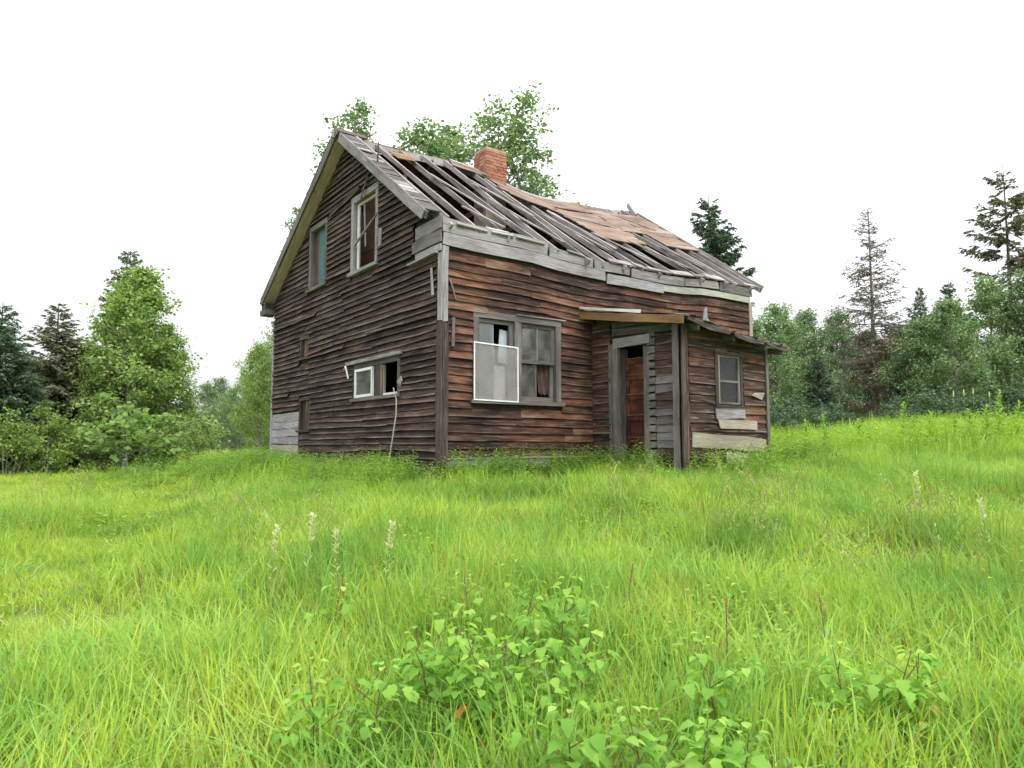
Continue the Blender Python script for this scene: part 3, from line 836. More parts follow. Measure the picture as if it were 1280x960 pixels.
# back slope sheathing, brown and open in places
y = YR + .02
while y < HW + .3:
    for (p, q) in cut_lengths(-.30, HL + .35, 1.5, 3.6):
        if y > 5.2 and p > 3.5 and random.random() < .05: continue
        if 5.95 < p < 8.3 and y < YR + .9 and random.random() < .5: continue
        n = 4
        pts = [Vector((p + .004 + (q - p - .008) * k / n, y, roof_z(p + (q - p) * k / n, y) - .025)) for k in range(n + 1)]
        plank('sheathing_board', roof, pts, Vector((0, 1, -.593)), .19 * 1.2 - .012, .02, M['under'], BN, wob=.004)
    y += .19
for i in range(9):
    x = .1 + i * .95
    plank('rafter', roof, [Vector((x, YR + .03, roof_z(x, YR) - .03)) - BN * .15, Vector((x, HW + .25, roof_z(x, HW + .25) - .03)) - BN * .15], BN, .145, .05, M['under'], (-1, 0, 0))
for i in range(6):       # collar ties
    x = 1.15 + i * 1.15
    zc = 5.15 - ridge_sag(x) * .5
    hbox('collar_tie', roof, x, x + .04, 2.35, 5.7, zc, zc + .12, M['under'])
# short overhang boards on the near rake of the front slope
y = .06
while y < YR - .12:
    w = random.uniform(.12, .19)
    x0 = -OH + .015 + random.uniform(-.015, .015)
    if random.random() < .92:
        plank('overhang_board', roof, [Vector((x0, y, roof_z(0, y) - .024)), Vector((.07, y, roof_z(0, y) - .024 + random.uniform(-.01, .01)))], Vector((0, 1, .718)), w * 1.2 - .022, .02, M['greytrim'] if random.random() < .6 else M['rafter'], FN, wob=.005)
    y += w
def rz0(y): return roof_z(0, y)
plank('verge_strip', roof, [Vector((.07, .02, rz0(.02) - .02)), Vector((.07, YR - .1, rz0(YR - .1) - .02))], Vector((1, 0, 0)), .035, .04, M['rafter'], FN)
plank('bargeboard', roof, [Vector((-OH - .005, .22, rz0(.22) - .20)), Vector((-OH - .005, 2.4, rz0(2.4) - .19)), Vector((-OH - .005, 3.74, rz0(3.74) - .19))], Vector((0, -.718, 1)), .17, .028, M['grey'], (-1, 0, 0), end_cut=.02)
plank('verge_rafter', roof, [Vector((-OH + .03, .16, rz0(.16) - .15)), Vector((-OH + .03, YR - .05, rz0(YR - .05) - .15))], Vector((0, -.718, 1)), .12, .04, M['greytrim'], (-1, 0, 0))
# back rake: yellowed soffit under the overhang, dark bargeboard, roofing edge
def rzb(y): return roof_z(0, y)
plank('bargeboard', roof, [Vector((-OH - .02, YR - .16, rzb(YR) - .16)), Vector((-OH - .02, HW + .22, rzb(HW + .22) - .17))], Vector((0, .593, 1)), .19, .03, M['greytrim'], (-1, 0, 0))
plank('soffit_board', roof, [Vector((-OH - .01, YR - .02, rzb(YR) - .19)), Vector((-OH - .01, HW + .18, rzb(HW + .18) - .17))], Vector((1, 0, 0)), OH, .02, M['soffit'], -BN)
plank('soffit_board', roof, [Vector((-OH, YR - .10, rzb(YR) - .24)), Vector((-OH, .4, rz0(.4) - .19))], Vector((1, 0, 0)), OH - .01, .02, M['greytrim'], -FN)
plank('ridge_cap', roof, [Vector((-OH - .03, YR - .20, rzb(YR) - .14)), Vector((.35, YR - .20, rzb(YR) - .14))], Vector((0, 1, .718)), .26, .025, M['darkpost'], FN)
# eave return boxes
hbox('eave_return', roof, -OH - .04, .02, HW - .10, HW + .34, 3.62, 3.75, M['greytrim'])
hbox('eave_return', roof, -OH - .02, .0, HW - .02, HW + .27, 3.755, 3.90, M['darkpost'])
for (zb, h, y1, mt) in ((3.42, .13, .80, 'grey'), (3.565, .21, .92, 'greytrim'), (3.785, .21, .80, 'grey')):
    plank('eave_return', roof, [(-.055, -.045, zb), (-.05, y1, zb - .01)], (0, 0, 1), h - .01, .025, M[mt], (-1, 0, 0))
plank('eave_return', roof, [(-.10, .0, 3.385), (-.09, .95, 3.36)], (0, 0, 1), .03, .06, M['grey'], (-1, 0, 0))
plank('verge_stick', roof, [Vector((-.12, 2.25, rz0(2.25))), Vector((-.14, 2.18, rz0(2.25) + .34))], Vector((1, 0, 0)), .025, .02, M['greytrim'], (0, -1, 0))
# far rake edge: one board stands up
plank('bargeboard', roof, [Vector((8.16, -.05, roof_z(HL, -.05) - .16)), Vector((8.16, YR, roof_z(HL, YR) - .16))], Vector((0, -.718, 1)), .17, .03, M['rafter'], (1, 0, 0))
plank('ridge_stub', roof, [Vector((7.9, YR - .45, roof_z(7.9, YR - .45) - .08)), Vector((8.05, YR - .02, roof_z(8.2, YR) + .03))], Vector((0, .1, 1)), .13, .05, M['rafter'], (-1, 0, 0))

# ---- chimney
CX0, CX1, CY0, CY1, CZ0, CZ1 = 3.18, 3.76, 3.55, 4.08, 3.3, 7.20
mb = MB(); mb.box(CX0 + .012, CX1 - .012, CY0 + .012, CY1 - .012, CZ0, CZ1 - .02)
chimney = mb.build('chimney', M['mortar'], house)
bmB = bmesh.new()
bmesh.ops.create_cube(bmB, size=1.0)
bmesh.ops.bevel(bmB, geom=bmB.edges[:], offset=.04, segments=1, affect='EDGES')
brick_me = bpy.data.meshes.new('brick'); bmB.to_mesh(brick_me); bmB.free(); brick_me.materials.append(M['brick'])
def brick(x, y, z, sx, sy, sz):
    b = bpy.data.objects.new('brick', brick_me)
    b.location = (x + random.gauss(0, .004), y + random.gauss(0, .004), z)
    b.scale = (sx, sy, sz)
    b.rotation_euler = (random.gauss(0, .01), random.gauss(0, .01), random.gauss(0, .02))
    link(b, chimney)
zc, course = 6.02, 0
BH = .075
while zc + BH < CZ1 + .01:
    # front and back faces, then the two sides
    for (yy, yo) in ((CY0, .05), (CY1, -.05)):
        n = 3
        off = .0 if course % 2 == 0 else .5
        w = (CX1 - CX0) / n
        k = -off
        while k < n:
            a = CX0 + max(0, k) * w; b = CX0 + min(n, k + 1) * w
            if b - a > .05 and not (zc > CZ1 - .12 and random.random() < .3):
                brick((a + b) / 2, yy + yo, zc + BH / 2, b - a - .012, .10, BH - .012)
            k += 1
    for (xx, xo) in ((CX0, .05), (CX1, -.05)):
        n = 2
        w = (CY1 - CY0 - .2) / n
        for k in range(n):
            a = CY0 + .1 + k * w
            brick(xx + xo, a + w / 2, zc + BH / 2, .10, w - .012, BH - .012)
    zc += BH; course += 1
# flashing boards at the chimney foot
plank('flashing', chimney, [Vector((3.02, 3.5, roof_z(3.1, 3.5))) + FN * .03, Vector((3.14, 3.98, roof_z(3.1, 3.98))) + FN * .03], Vector((1, 0, 0)), .14, .02, M['rafter'], FN)

# ================================================================== porch
PX0, PX1, PD = 3.12, 5.32, 2.09
mb = MB(); mb.box(PX0 + .04, PX1 - .04, -PD + .04, -.12, -.30, -.05)
porch = mb.build('porch', M['under'], house)       # its floor carries the walls
DOOR = (-1.36, -.56, -.05, 2.16)                   # y0 y1 z0 z1 on the side wall
P_OPEN = (3.90, 4.62, 1.00, 1.93)
pw_side = wall_slab('lining', porch, 'x', PX0, -PD, -.05, -.25, 2.35, [inner(DOOR, .05)], .07, M['backing'],
                    [(Vector((PX0, 0, 2.66)), Vector((0, -.18, 1)).normalized())])
pw_front = wall_slab('lining', porch, 'y', -PD, PX0 + .08, PX1, -.25, 2.2, [inner(P_OPEN, .05)], .07, M['backing'], [(Vector((PX0, 0, 2.28)), Vector((.085, 0, 1)).normalized())])
pw_end = wall_slab('lining', porch, 'x', PX1, -PD + .08, -.05, -.25, 2.1, [], -.07, M['backing'])
zz = -.1
while zz < 2.0:
    plank('clapboard', porch, [(PX1 + .004, -PD + .1, zz), (PX1 + .004, -.06, zz)], (0, 0, 1), .2, .013, M['porch'], (1, 0, 0), lap=.015, top_thin=.4)
    zz += .17
z, i = -.06, 0
while z < 2.42:
    # wall between house and door
    plank('clapboard', porch, [(PX0 - .004, -.50, z + random.gauss(0, .005)), (PX0 - .004, -.04, z + random.gauss(0, .005))], (0, 0, 1), EXP + .02, .013, M['porch'] if random.random() < .8 else M['gable'], (-1, 0, 0), lap=.016, top_thin=.45)
    # between door and corner post: narrow grey laths, then boards
    if z < 2.2:
        grey = (i in (3, 4, 5, 6, 7, 10, 11))
        plank('lath', porch, [(PX0 - .010, -1.55, z + .01), (PX0 - .010, -1.38, z + .01)], (0, 0, 1), EXP - .03, .02, M['greytrim'], (-1, 0, 0), lap=.006)
        plank('clapboard', porch, [(PX0 - .004, -1.98, z + random.gauss(0, .006)), (PX0 - .004, -1.56, z + random.gauss(0, .006))], (0, 0, 1), EXP + .015, .013, M['greytrim'] if grey else M['gable'], (-1, 0, 0), lap=.014, top_thin=.45)
    else:
        plank('clapboard', porch, [(PX0 - .012, -1.95, z - .06), (PX0 - .012, -.55, z)], (0, 0, 1), .12, .02, M['greytrim'], (-1, 0, 0))
    z += EXP; i += 1
# porch front boards
z, i = .02, 0
while z < 2.12:
    h = .148
    hol = [(P_OPEN[0] - .02, P_OPEN[1] + .02)] if P_OPEN[2] - .12 < z + h * .5 < P_OPEN[3] + .02 else []
    for s0, s1 in split_span(PX0 + .13, PX1 - .08, hol):
        if z < .14 and s0 < 4: continue
        for a, b in cut_lengths(s0, s1, .6, 1.5):
            dz = random.gauss(0, .008)
            plank('clapboard', porch, [(a + .004, -PD - .004, z + dz), (b - .004, -PD - .004, z + dz + random.gauss(0, .012) - .02 * (b - a) * (z > 1.2))], (0, 0, 1), h + .02, .014, M['porch'] if random.random() < .85 else M['front'], (0, -1, 0), lap=.014 + random.random() * .012, top_thin=.45)
    z += h; i += 1
plank('pale_board', porch, [(3.86, -PD - .045, .80), (4.62, -PD - .045, .84)], (0, 0, 1), .19, .02, M['grey'], (0, -1, 0))
plank('pale_board', porch, [(3.93, -PD - .046, .655), (4.93, -PD - .046, .645)], (0, 0, 1), .145, .02, M['pale'], (0, -1, 0), end_cut=.15)
plank('pale_board', porch, [(3.26, -PD - .047, .36), (5.16, -PD - .047, .27)], (0, 0, 1), .22, .02, M['pale'], (0, -1, 0), wob=.012)
plank('pale_board', porch, [(4.1, -PD - .04, .07), (5.1, -PD - .04, .05)], (0, 0, 1), .2, .02, M['pale'], (0, -1, 0), wob=.012)
plank('slanted_lath', porch, [(4.95, -PD - .07, .10), (5.22, -PD - .07, .42)], (0, 0, 1), .03, .02, M['porch'], (0, -1, 0))
plank('torn_board', porch, [(4.86, -PD - .046, 1.22), (5.14, -PD - .046, 1.18)], (0, 0, 1), .10, .02, M['pale'], (0, -1, 0), wob=.03, end_cut=.1)
# posts and trim
plank('corner_post', porch, [(PX0 - .045, -PD + .02, -.35), (PX0 - .045, -PD + .02, 2.30)], (0, 1, 0), .11, .03, M['greytrim'], (-1, 0, 0))
plank('corner_post', porch, [(PX0 - .06, -PD - .04, -.35), (PX0 - .06, -PD - .04, 2.29)], (1, 0, 0), .08, .03, M['darkpost'], (0, -1, 0))
plank('corner_post', porch, [(PX0 + .03, -PD - .042, -.30), (PX0 + .03, -PD - .042, 2.27)], (1, 0, 0), .05, .025, M['porch'], (0, -1, 0))
plank('corner_post', porch, [(PX1 - .08, -PD - .035, -.25), (PX1 - .08, -PD - .035, 2.05)], (1, 0, 0), .07, .025, M['greytrim'], (0, -1, 0))
# door: casing and red panelled leaf
for (y0, y1, z0, z1, mt, dx) in ((-.58, -.46, -.2, 2.14, 'greytrim', .03), (-.70, -.585, -.2, 2.06, 'greytrim', .05), (-1.42, -1.30, -.1, 2.02, 'greytrim', .035), (-1.44, -.59, 2.065, 2.22, 'grey', .04)):
    hbox('door_casing', porch, PX0 - dx, PX0 + .02, y0, y1, z0, z1, M[mt])
hbox('door_jamb', porch, PX0 + .025, PX0 + .25, -1.30, -1.25, -.1, 2.05, M['greytrim'])
hbox('door_jamb', porch, PX0 + .025, PX0 + .25, -.66, -.62, -.1, 2.05, M['greytrim'])
door = hbox('door', house, PX0 + .20, PX0 + .23, -1.24, -.68, -.02, 1.86, M['door'], .0)
for zc in (-.01, .42, .80, 1.16, 1.50, 1.78):
    adopt(door, hbox('rail', None, PX0 + .178, PX0 + .199, -1.24, -.68, zc, zc + .085, M['door'], .001))
    adopt(door, hbox('rail_edge', None, PX0 + .165, PX0 + .199, -1.20, -.72, zc + .087, zc + .102, M['orange'], .001))
for yc in (-1.24, -.76):
    for za, zb in ((.105, .418), (.525, .798), (.905, 1.158), (1.265, 1.498), (1.605, 1.778)):
        adopt(door, hbox('stile', None, PX0 + .178, PX0 + .199, yc, yc + .08, za, zb, M['door'], .001))
# porch window
o = P_OPEN
w7, _ = casing('window', house, 'y', -PD, *o, .06, .04, .10, M['darkpost'])
adopt(w7, hbox('inner_trim', None, 3.962, 3.985, -PD - .05, -PD - .01, 1.06, 1.86, M['pale'], .003))
for (a, b, c, d) in ((3.96, 4.56, 1.42, 1.455), (3.96, 4.56, 1.055, 1.09), (3.96, 4.56, 1.83, 1.87), (4.50, 4.56, 1.092, 1.828), (3.985, 4.01, 1.092, 1.828)):
    adopt(w7, hbox('sash_bar', None, a, b, -PD - .02, -PD + .02, c, d, M['greytrim'], .002))
adopt(w7, hbox('pane', None, 4.011, 4.499, -PD, -PD + .004, 1.456, 1.829, M['darkglass'], 0))
adopt(w7, hbox('pane', None, 4.011, 4.499, -PD, -PD + .004, 1.091, 1.419, M['darkglass'], 0))
adopt(w7, hbox('ledge', None, 4.0, 4.38, -PD + .10, -PD + .14, 1.25, 1.30, M['greytrim'], .003))
# porch roof
RA, RB, RC, RD = Vector((2.86, -.02, 2.76)), Vector((2.92, -2.38, 2.36)), Vector((5.56, -2.38, 2.08)), Vector((5.52, -.02, 2.50))
nrow = 12
for i in range(nrow):
    t0, t1 = i / nrow, (i + 1) / nrow
    pts = []
    for k in range(6):
        s = k / 5
        a = RA.lerp(RB, t1); b = RD.lerp(RC, t1)
        p = a.lerp(b, s) - Vector((0, 0, .05 * math.sin(math.pi * s)))
        pts.append(p)
    pts[0] = pts[0] + Vector((random.uniform(-.02, .02), 0, 0)); pts[-1] = pts[-1] + Vector((random.uniform(-.05, .08), 0, 0))
    plank('roof_board', porch, pts, (RA - RB), (RA - RB).length / nrow - .004, .022, M['under'] if i < 10 else M['greytrim'], (0, -.1, 1), wob=.004)
# ragged roofing felt over the boards
V, F = [], []
nu, nv = 26, 8
for j in range(nv + 1):
    for i in range(nu + 1):
        s, t = i / nu, j / nv
        p = RA.lerp(RD, s).lerp(RB.lerp(RC, s), t * 1.0)
        zr = -.05 * math.sin(math.pi * s) + .03 + random.random() * .02
        ex = (random.uniform(-.10, .10) if j == nv else 0)
        V.append((p.x, p.y + ex, p.z + zr))
F = [(j * (nu + 1) + i, (j + 1) * (nu + 1) + i, (j + 1) * (nu + 1) + i + 1, j * (nu + 1) + i + 1) for j in range(nv) for i in range(nu)]
felt = mesh_obj('roofing_felt', V, F, M['shingle'], porch)
sm = felt.modifiers.new('thickness', 'SOLIDIFY'); sm.thickness = .012
plank('roof_fascia', porch, [RA + Vector((-.03, 0, -.13)), RB + Vector((-.03, .05, -.12))], (0, 0, 1), .13, .03, M['orange'], (-1, 0, 0))
for (sa, sb, dz, hh) in ((.0, .38, -.075, .05), (.42, .72, -.11, .075), (.75, 1.0, -.075, .04)):
    plank('roof_fascia', porch, [RB.lerp(RC, sa) + Vector((0, -.01, dz)), RB.lerp(RC, (sa + sb) / 2) + Vector((0, -.01, dz - .03)), RB.lerp(RC, sb) + Vector((0, -.01, dz))], (0, 0, 1), hh, .025, M['darkpost'], (0, -1, 0), wob=.012)
plank('white_strip', porch, [RA + Vector((-.05, .0, .05)), RA.lerp(RB, .62) + Vector((-.05, 0, .02))], (0, 0, 1), .05, .012, M['white'], (-1, 0, 0))
for s in (.12, .45, .78, .97):
    a = RA.lerp(RD, s); b = RB.lerp(RC, s)
    plank('roof_joist', porch, [a - Vector((0, .03, .17)), b - Vector((0, -.06, .15))], (0, 0, 1), .10, .05, M['greytrim'], (1, 0, 0))
# scrap of bent metal caught on the porch roof
def porch_z(s, t):
    return RA.lerp(RD, s).lerp(RB.lerp(RC, s), t)
pz = porch_z(.22, .93)
scrap = mesh_obj('metal_scrap', [(0, 0, 0), (.13, .02, .03), (.20, .0, -.02), (.02, -.02, .2), (.12, .01, .26), (.15, .02, .1), (.0, .012, 0), (.13, .032, .03), (.2, .012, -.02), (.02, -.008, .2), (.12, .022, .26), (.15, .032, .1)],
    [(0, 1, 4, 3), (1, 2, 5), (1, 5, 4), (9, 10, 7, 6), (11, 8, 7), (10, 11, 7), (0, 3, 9, 6), (3, 4, 10, 9), (4, 5, 11, 10), (5, 2, 8, 11), (2, 1, 7, 8), (1, 0, 6, 7)], M['metal'])
scrap.matrix_basis = Matrix.LocRotScale(hworld(pz.x, pz.y, pz.z + .01), Matrix.Rotation(HA, 3, 'Z').to_quaternion(), None)
tag(scrap, 'bent piece of grey sheet metal sticking up from the porch roof', 'scrap')

# leaning insect screen (a thing of its own)
def into_world(o):
    o.matrix_basis = house.matrix_basis @ o.matrix_basis if False else Matrix.LocRotScale(house.location, house.rotation_euler.to_quaternion(), None) @ o.matrix_basis
    return o
sroot = empty('insect_screen', hworld(.95, -.10, 1.09), HA)
tag(sroot, 'white-framed insect screen leaning over the lower left half of the front window', 'window screen')
w, h = .88, .92
for nm, pts, up in (('frame_rail', [(-w / 2, 0, 0), (w / 2, 0, -.01)], (0, 0, 1)), ('frame_rail', [(-w / 2 + .01, .02, h), (w / 2 + .01, .02, h - .03)], (0, 0, 1)),
                    ('frame_stile', [(-w / 2, 0, .022), (-w / 2 + .01, .02, h)], (1, 0, 0)), ('frame_stile', [(w / 2 - .02, 0, .012), (w / 2 - .012, .02, h - .03)], (1, 0, 0))):
    plank(nm, sroot, pts, up, .022, .014, M['white'], (0, -1, 0), wob=.001, end_cut=0)
V = []
for j in range(9):
    for i in range(9):
        s, t = i / 8, j / 8
        V.append((-w / 2 + .012 + s * (w - .02), .002 + .018 * t + .015 * math.sin(3.1 * s) * math.sin(3.1 * t), .012 + t * (h - .02) - .02 * s * t))
mesh_obj('mesh_panel', V, [(j * 9 + i, j * 9 + i + 1, (j + 1) * 9 + i + 1, (j + 1) * 9 + i) for j in range(8) for i in range(8)], M['screen'], sroot, True)

# white pole leaning on the gable
mb = MB()
pp = [hworld(-.40, 1.14, -.30), hworld(-.32, 1.17, .1), hworld(-.24, 1.20, .5), hworld(-.15, 1.26, .9), hworld(-.10, 1.36, 1.16), hworld(-.08, 1.47, 1.27), hworld(-.075, 1.53, 1.36)]
mb.tube(pp, [.011] * 7, 7)
pole = mb.build('pole', M['pale'], None, True)
tag(pole, 'thin white bent pole leaning against the gable wall below the open window', 'pole')

#VEGETATION
# ================================================================== meadow grass (nobody could count it)
def set_attr(me, name, arr, typ='FLOAT', dom='POINT'):
    a = me.attributes.new(name, typ, dom)
    if typ == 'FLOAT_VECTOR':
        a.data.foreach_set('vector', np.asarray(arr, np.float32).ravel())
    else:
        a.data.foreach_set('value', np.asarray(arr).ravel())

def grass_mat(name, stops, base=(.30, .24, .10), transl=.45, noise_scale=.8):
    m, N, L = new_mat(name)
    out = N.new('ShaderNodeOutputMaterial')
    ge = N.new('ShaderNodeNewGeometry'); oi = N.new('ShaderNodeObjectInfo')
    nz = N.new('ShaderNodeTexNoise'); nz.inputs['Scale'].default_value = noise_scale; nz.inputs['Detail'].default_value = 4
    L.new(ge.outputs['Position'], nz.inputs['Vector'])
    mr = N.new('ShaderNodeMapRange'); mr.inputs['From Min'].default_value = .36; mr.inputs['From Max'].default_value = .64
    L.new(nz.outputs['Fac'], mr.inputs['Value'])
    m1 = N.new('ShaderNodeMix'); m1.data_type = 'FLOAT'; m1.inputs[0].default_value = .45
    L.new(ge.outputs['Random Per Island'], m1.inputs[2]); L.new(oi.outputs['Random'], m1.inputs[3])
    m2 = N.new('ShaderNodeMix'); m2.data_type = 'FLOAT'; m2.inputs[0].default_value = .45
    L.new(m1.outputs[0], m2.inputs[2]); L.new(mr.outputs['Result'], m2.inputs[3])
    rp = N.new('ShaderNodeValToRGB'); ramp_set(rp, stops); L.new(m2.outputs[0], rp.inputs['Fac'])
    at = N.new('ShaderNodeAttribute'); at.attribute_name = 'h'
    hr = N.new('ShaderNodeMapRange'); hr.inputs['From Min'].default_value = 0.0; hr.inputs['From Max'].default_value = .45
    L.new(at.outputs['Fac'], hr.inputs['Value'])
    cm = N.new('ShaderNodeMix'); cm.data_type = 'RGBA'
    L.new(hr.outputs['Result'], cm.inputs[0]); cm.inputs[6].default_value = (*base, 1); L.new(rp.outputs[0], cm.inputs[7])
    bs = N.new('ShaderNodeBsdfPrincipled'); bs.inputs['Roughness'].default_value = .55; bs.inputs['Specular IOR Level'].default_value = .25
    L.new(cm.outputs[2], bs.inputs['Base Color'])
    tr = N.new('ShaderNodeBsdfTranslucent'); L.new(cm.outputs[2], tr.inputs['Color'])
    mx = N.new('ShaderNodeMixShader'); mx.inputs[0].default_value = transl
    L.new(bs.outputs[0], mx.inputs[1]); L.new(tr.outputs[0], mx.inputs[2]); L.new(mx.outputs[0], out.inputs['Surface'])
    return m

def blade_patch(name, mix, mats, sigma=.17, common=.18, st=5, rng=RNG):
    """a patch of meadow: mix = (count, low height, high height, width, lean, curl, material) per kind of blade"""
    V, F, H, MI = [], [], [], []
    for (n, hlo, hhi, wid, lean, curl, mi) in mix:
        for _ in range(n):
            bx, by = np.clip(rng.normal(0, sigma, 2), -2.4 * sigma, 2.4 * sigma)
            d = rng.uniform(0, 2 * math.pi)
            h = rng.uniform(hlo, hhi); w = wid * rng.uniform(.6, 1.3)
            ln = abs(rng.normal(0, lean)); cu = rng.uniform(.2, 1.0) ** 1.5 * curl
            ca, sa = math.cos(d), math.sin(d)
            cm = common * rng.uniform(.2, 1.4)
            tw = rng.uniform(-.8, .8)
            b0 = len(V)
            for k in range(st):
                t = k / (st - 1)
                off = h * (ln * t + cu * t ** 2.6)
                z = h * t * (1 - .38 * cu * t ** 2.2) / math.sqrt(1 + ln * ln)
                ww = w * (1 - t ** 1.6) * (0.75 + .5 * t) * .5
                pa = d + math.pi / 2 + tw * t
                cx = bx + ca * off + cm * h * t ** 1.5; cy = by + sa * off
                if k < st - 1:
                    V.append((cx + math.cos(pa) * ww, cy + math.sin(pa) * ww, z))
                    V.append((cx - math.cos(pa) * ww, cy - math.sin(pa) * ww, z)); H += [t, t]
                else:
                    V.append((cx, cy, z)); H.append(1.0)
            for k in range(st - 2):
                F.append((b0 + 2 * k, b0 + 2 * k + 1, b0 + 2 * k + 3, b0 + 2 * k + 2)); MI.append(mi)
            F.append((b0 + 2 * (st - 2), b0 + 2 * (st - 2) + 1, b0 + 2 * (st - 1))); MI.append(mi)
    me = bpy.data.meshes.new(name); me.from_pydata(V, [], F)
    for m in mats: me.materials.append(m)
    me.polygons.foreach_set('material_index', MI)
    set_attr(me, 'h', np.array(H, np.float32))
    me.polygons.foreach_set('use_smooth', [True] * len(me.polygons))
    return bpy.data.objects.new(name, me)

def scatter(name, objs, pts, rots, scls, idx, label, cat):
    """one object whose geometry nodes set the tufts on given points"""
    c = bpy.data.collections.new(name + '_tufts')
    for i, o in enumerate(objs):
        o.name = '%s_tuft_%02d' % (name, i)
        c.objects.link(o)
    me = bpy.data.meshes.new(name)
    me.vertices.add(len(pts)); me.vertices.foreach_set('co', np.asarray(pts, np.float32).ravel())
    set_attr(me, 'rot', rots, 'FLOAT_VECTOR'); set_attr(me, 'scl', scls, 'FLOAT_VECTOR'); set_attr(me, 'idx', np.asarray(idx, np.int32), 'INT')
    me.update()
    ob = link(bpy.data.objects.new(name, me))
    ng = bpy.data.node_groups.new(name, 'GeometryNodeTree')
    ng.interface.new_socket('Geometry', in_out='INPUT', socket_type='NodeSocketGeometry')
    ng.interface.new_socket('Geometry', in_out='OUTPUT', socket_type='NodeSocketGeometry')
    gi = ng.nodes.new('NodeGroupInput'); go = ng.nodes.new('NodeGroupOutput')
    ip = ng.nodes.new('GeometryNodeInstanceOnPoints'); ci = ng.nodes.new('GeometryNodeCollectionInfo')
    ci.inputs['Collection'].default_value = c; ci.inputs['Separate Children'].default_value = True; ci.inputs['Reset Children'].default_value = True
    def na(nm, dt):
        x = ng.nodes.new('GeometryNodeInputNamedAttribute'); x.data_type = dt; x.inputs['Name'].default_value = nm
        return x.outputs['Attribute']
    ip.inputs['Pick Instance'].default_value = True
    ng.links.new(gi.outputs[0], ip.inputs['Points']); ng.links.new(ci.outputs[0], ip.inputs['Instance'])
    ng.links.new(na('idx', 'INT'), ip.inputs['Instance Index'])
    ng.links.new(na('rot', 'FLOAT_VECTOR'), ip.inputs['Rotation']); ng.links.new(na('scl', 'FLOAT_VECTOR'), ip.inputs['Scale'])
    ng.links.new(ip.outputs[0], go.inputs[0])
    md = ob.modifiers.new('tufts', 'NODES'); md.node_group = ng
    tag(ob, label, cat, None, 'stuff')
    return ob

def house_local(x, y):
    dx, dy = x + 1.08, y - 11.0
    c, s = math.cos(HA), math.sin(HA)
    return dx * c + dy * s, -dx * s + dy * c
def outside_house(x, y, m=.06):
    lx, ly = house_local(x, y)
    inh = (lx > -m) & (lx < HL + m) & (ly > -m) & (ly < HW + m)
    inp = (lx > PX0 - m) & (lx < PX1 + m) & (ly > -PD - m) & (ly < .1)
    return ~(inh | inp)
def value_noise(x, y, f, seed):
    r = np.random.default_rng(seed).random((64, 64))
    u, v = x * f + 100, y * f + 100
    i, j = np.floor(u).astype(int), np.floor(v).astype(int)
    fu, fv = u - i, v - j
    fu, fv = fu * fu * (3 - 2 * fu), fv * fv * (3 - 2 * fv)
    g = lambda a, b: r[a % 64, b % 64]
    return (g(i, j) * (1 - fu) + g(i + 1, j) * fu) * (1 - fv) + (g(i, j + 1) * (1 - fu) + g(i + 1, j + 1) * fu) * fv
def region_points(n, y0, y1, xk, x0):
    y = np.sqrt(RNG.random(n) * (y1 * y1 - y0 * y0) + y0 * y0)
    x = (RNG.random(n) * 2 - 1) * (xk * y + x0)
    return x, y

def seg_dist(x, y, pts):
    d = np.full(x.shape, 1e9)
    for (ax, ay), (bx, by) in zip(pts[:-1], pts[1:]):
        vx, vy = bx - ax, by - ay
        t = np.clip(((x - ax) * vx + (y - ay) * vy) / (vx * vx + vy * vy), 0, 1)
        d = np.minimum(d, np.hypot(x - ax - t * vx, y - ay - t * vy))
    return d
PATH = [(-3.2, 5.2), (-4.6, 7.6), (-5.0, 9.6), (-5.6, 12.5), (-8.5, 15.5)]     # trampled track on the left

GREEN = [(0.0, (.10, .23, .035)), (.3, (.245, .41, .048)), (.6, (.415, .575, .062)), (.85, (.51, .62, .09)), (1.0, (.60, .59, .19))]
g_main = grass_mat('meadow_grass', GREEN, base=(.30, .32, .07))
g_wide = grass_mat('broad_grass', [(0.0, (.11, .27, .05)), (.5, (.235, .44, .072)), (1.0, (.40, .58, .12))], base=(.27, .32, .07))
g_straw = grass_mat('straw_grass', [(0.0, (.30, .22, .10)), (.5, (.46, .37, .18)), (1.0, (.56, .50, .30))], base=(.24, .17, .08), transl=.3)
g_red = grass_mat('reddish_grass', [(0.0, (.28, .13, .06)), (.6, (.38, .24, .08)), (1.0, (.42, .33, .10))], base=(.24, .17, .07), transl=.3)
GM = [g_main, g_wide, g_straw, g_red]
main = lambda n: (n, .16, .43, .0105, .24, .45, 0)
wide = lambda n: (n, .20, .48, .0155, .28, .85, 1)
straw = lambda n: (n, .10, .34, .0075, .6, .9, 2)
red = lambda n: (n, .20, .42, .008, .3, .5, 3)
tufts = [blade_patch('t', [main(128), wide(38), straw(24), red(5)], GM, common=.05) for _ in range(4)]
tufts += [blade_patch('t', [main(55), wide(80), straw(14), red(2)], GM, common=.18) for _ in range(2)]
tufts += [blade_patch('t', [main(70), wide(22), straw(60), red(14)], GM, common=.12) for _ in range(2)]
tufts += [blade_patch('t', [(230, .07, .20, .008, .35, .5, 0), (25, .05, .16, .007, .6, .6, 2)], GM) for _ in range(2)]
tufts += [blade_patch('t', [(115, .18, .46, .018, .25, .45, 0), (25, .2, .5, .021, .25, .8, 1), (12, .12, .36, .013, .5, .8, 2)], GM, .28, common=.05, st=4) for _ in range(3)]
P, Rt, Sc, Id = [], [], [], []
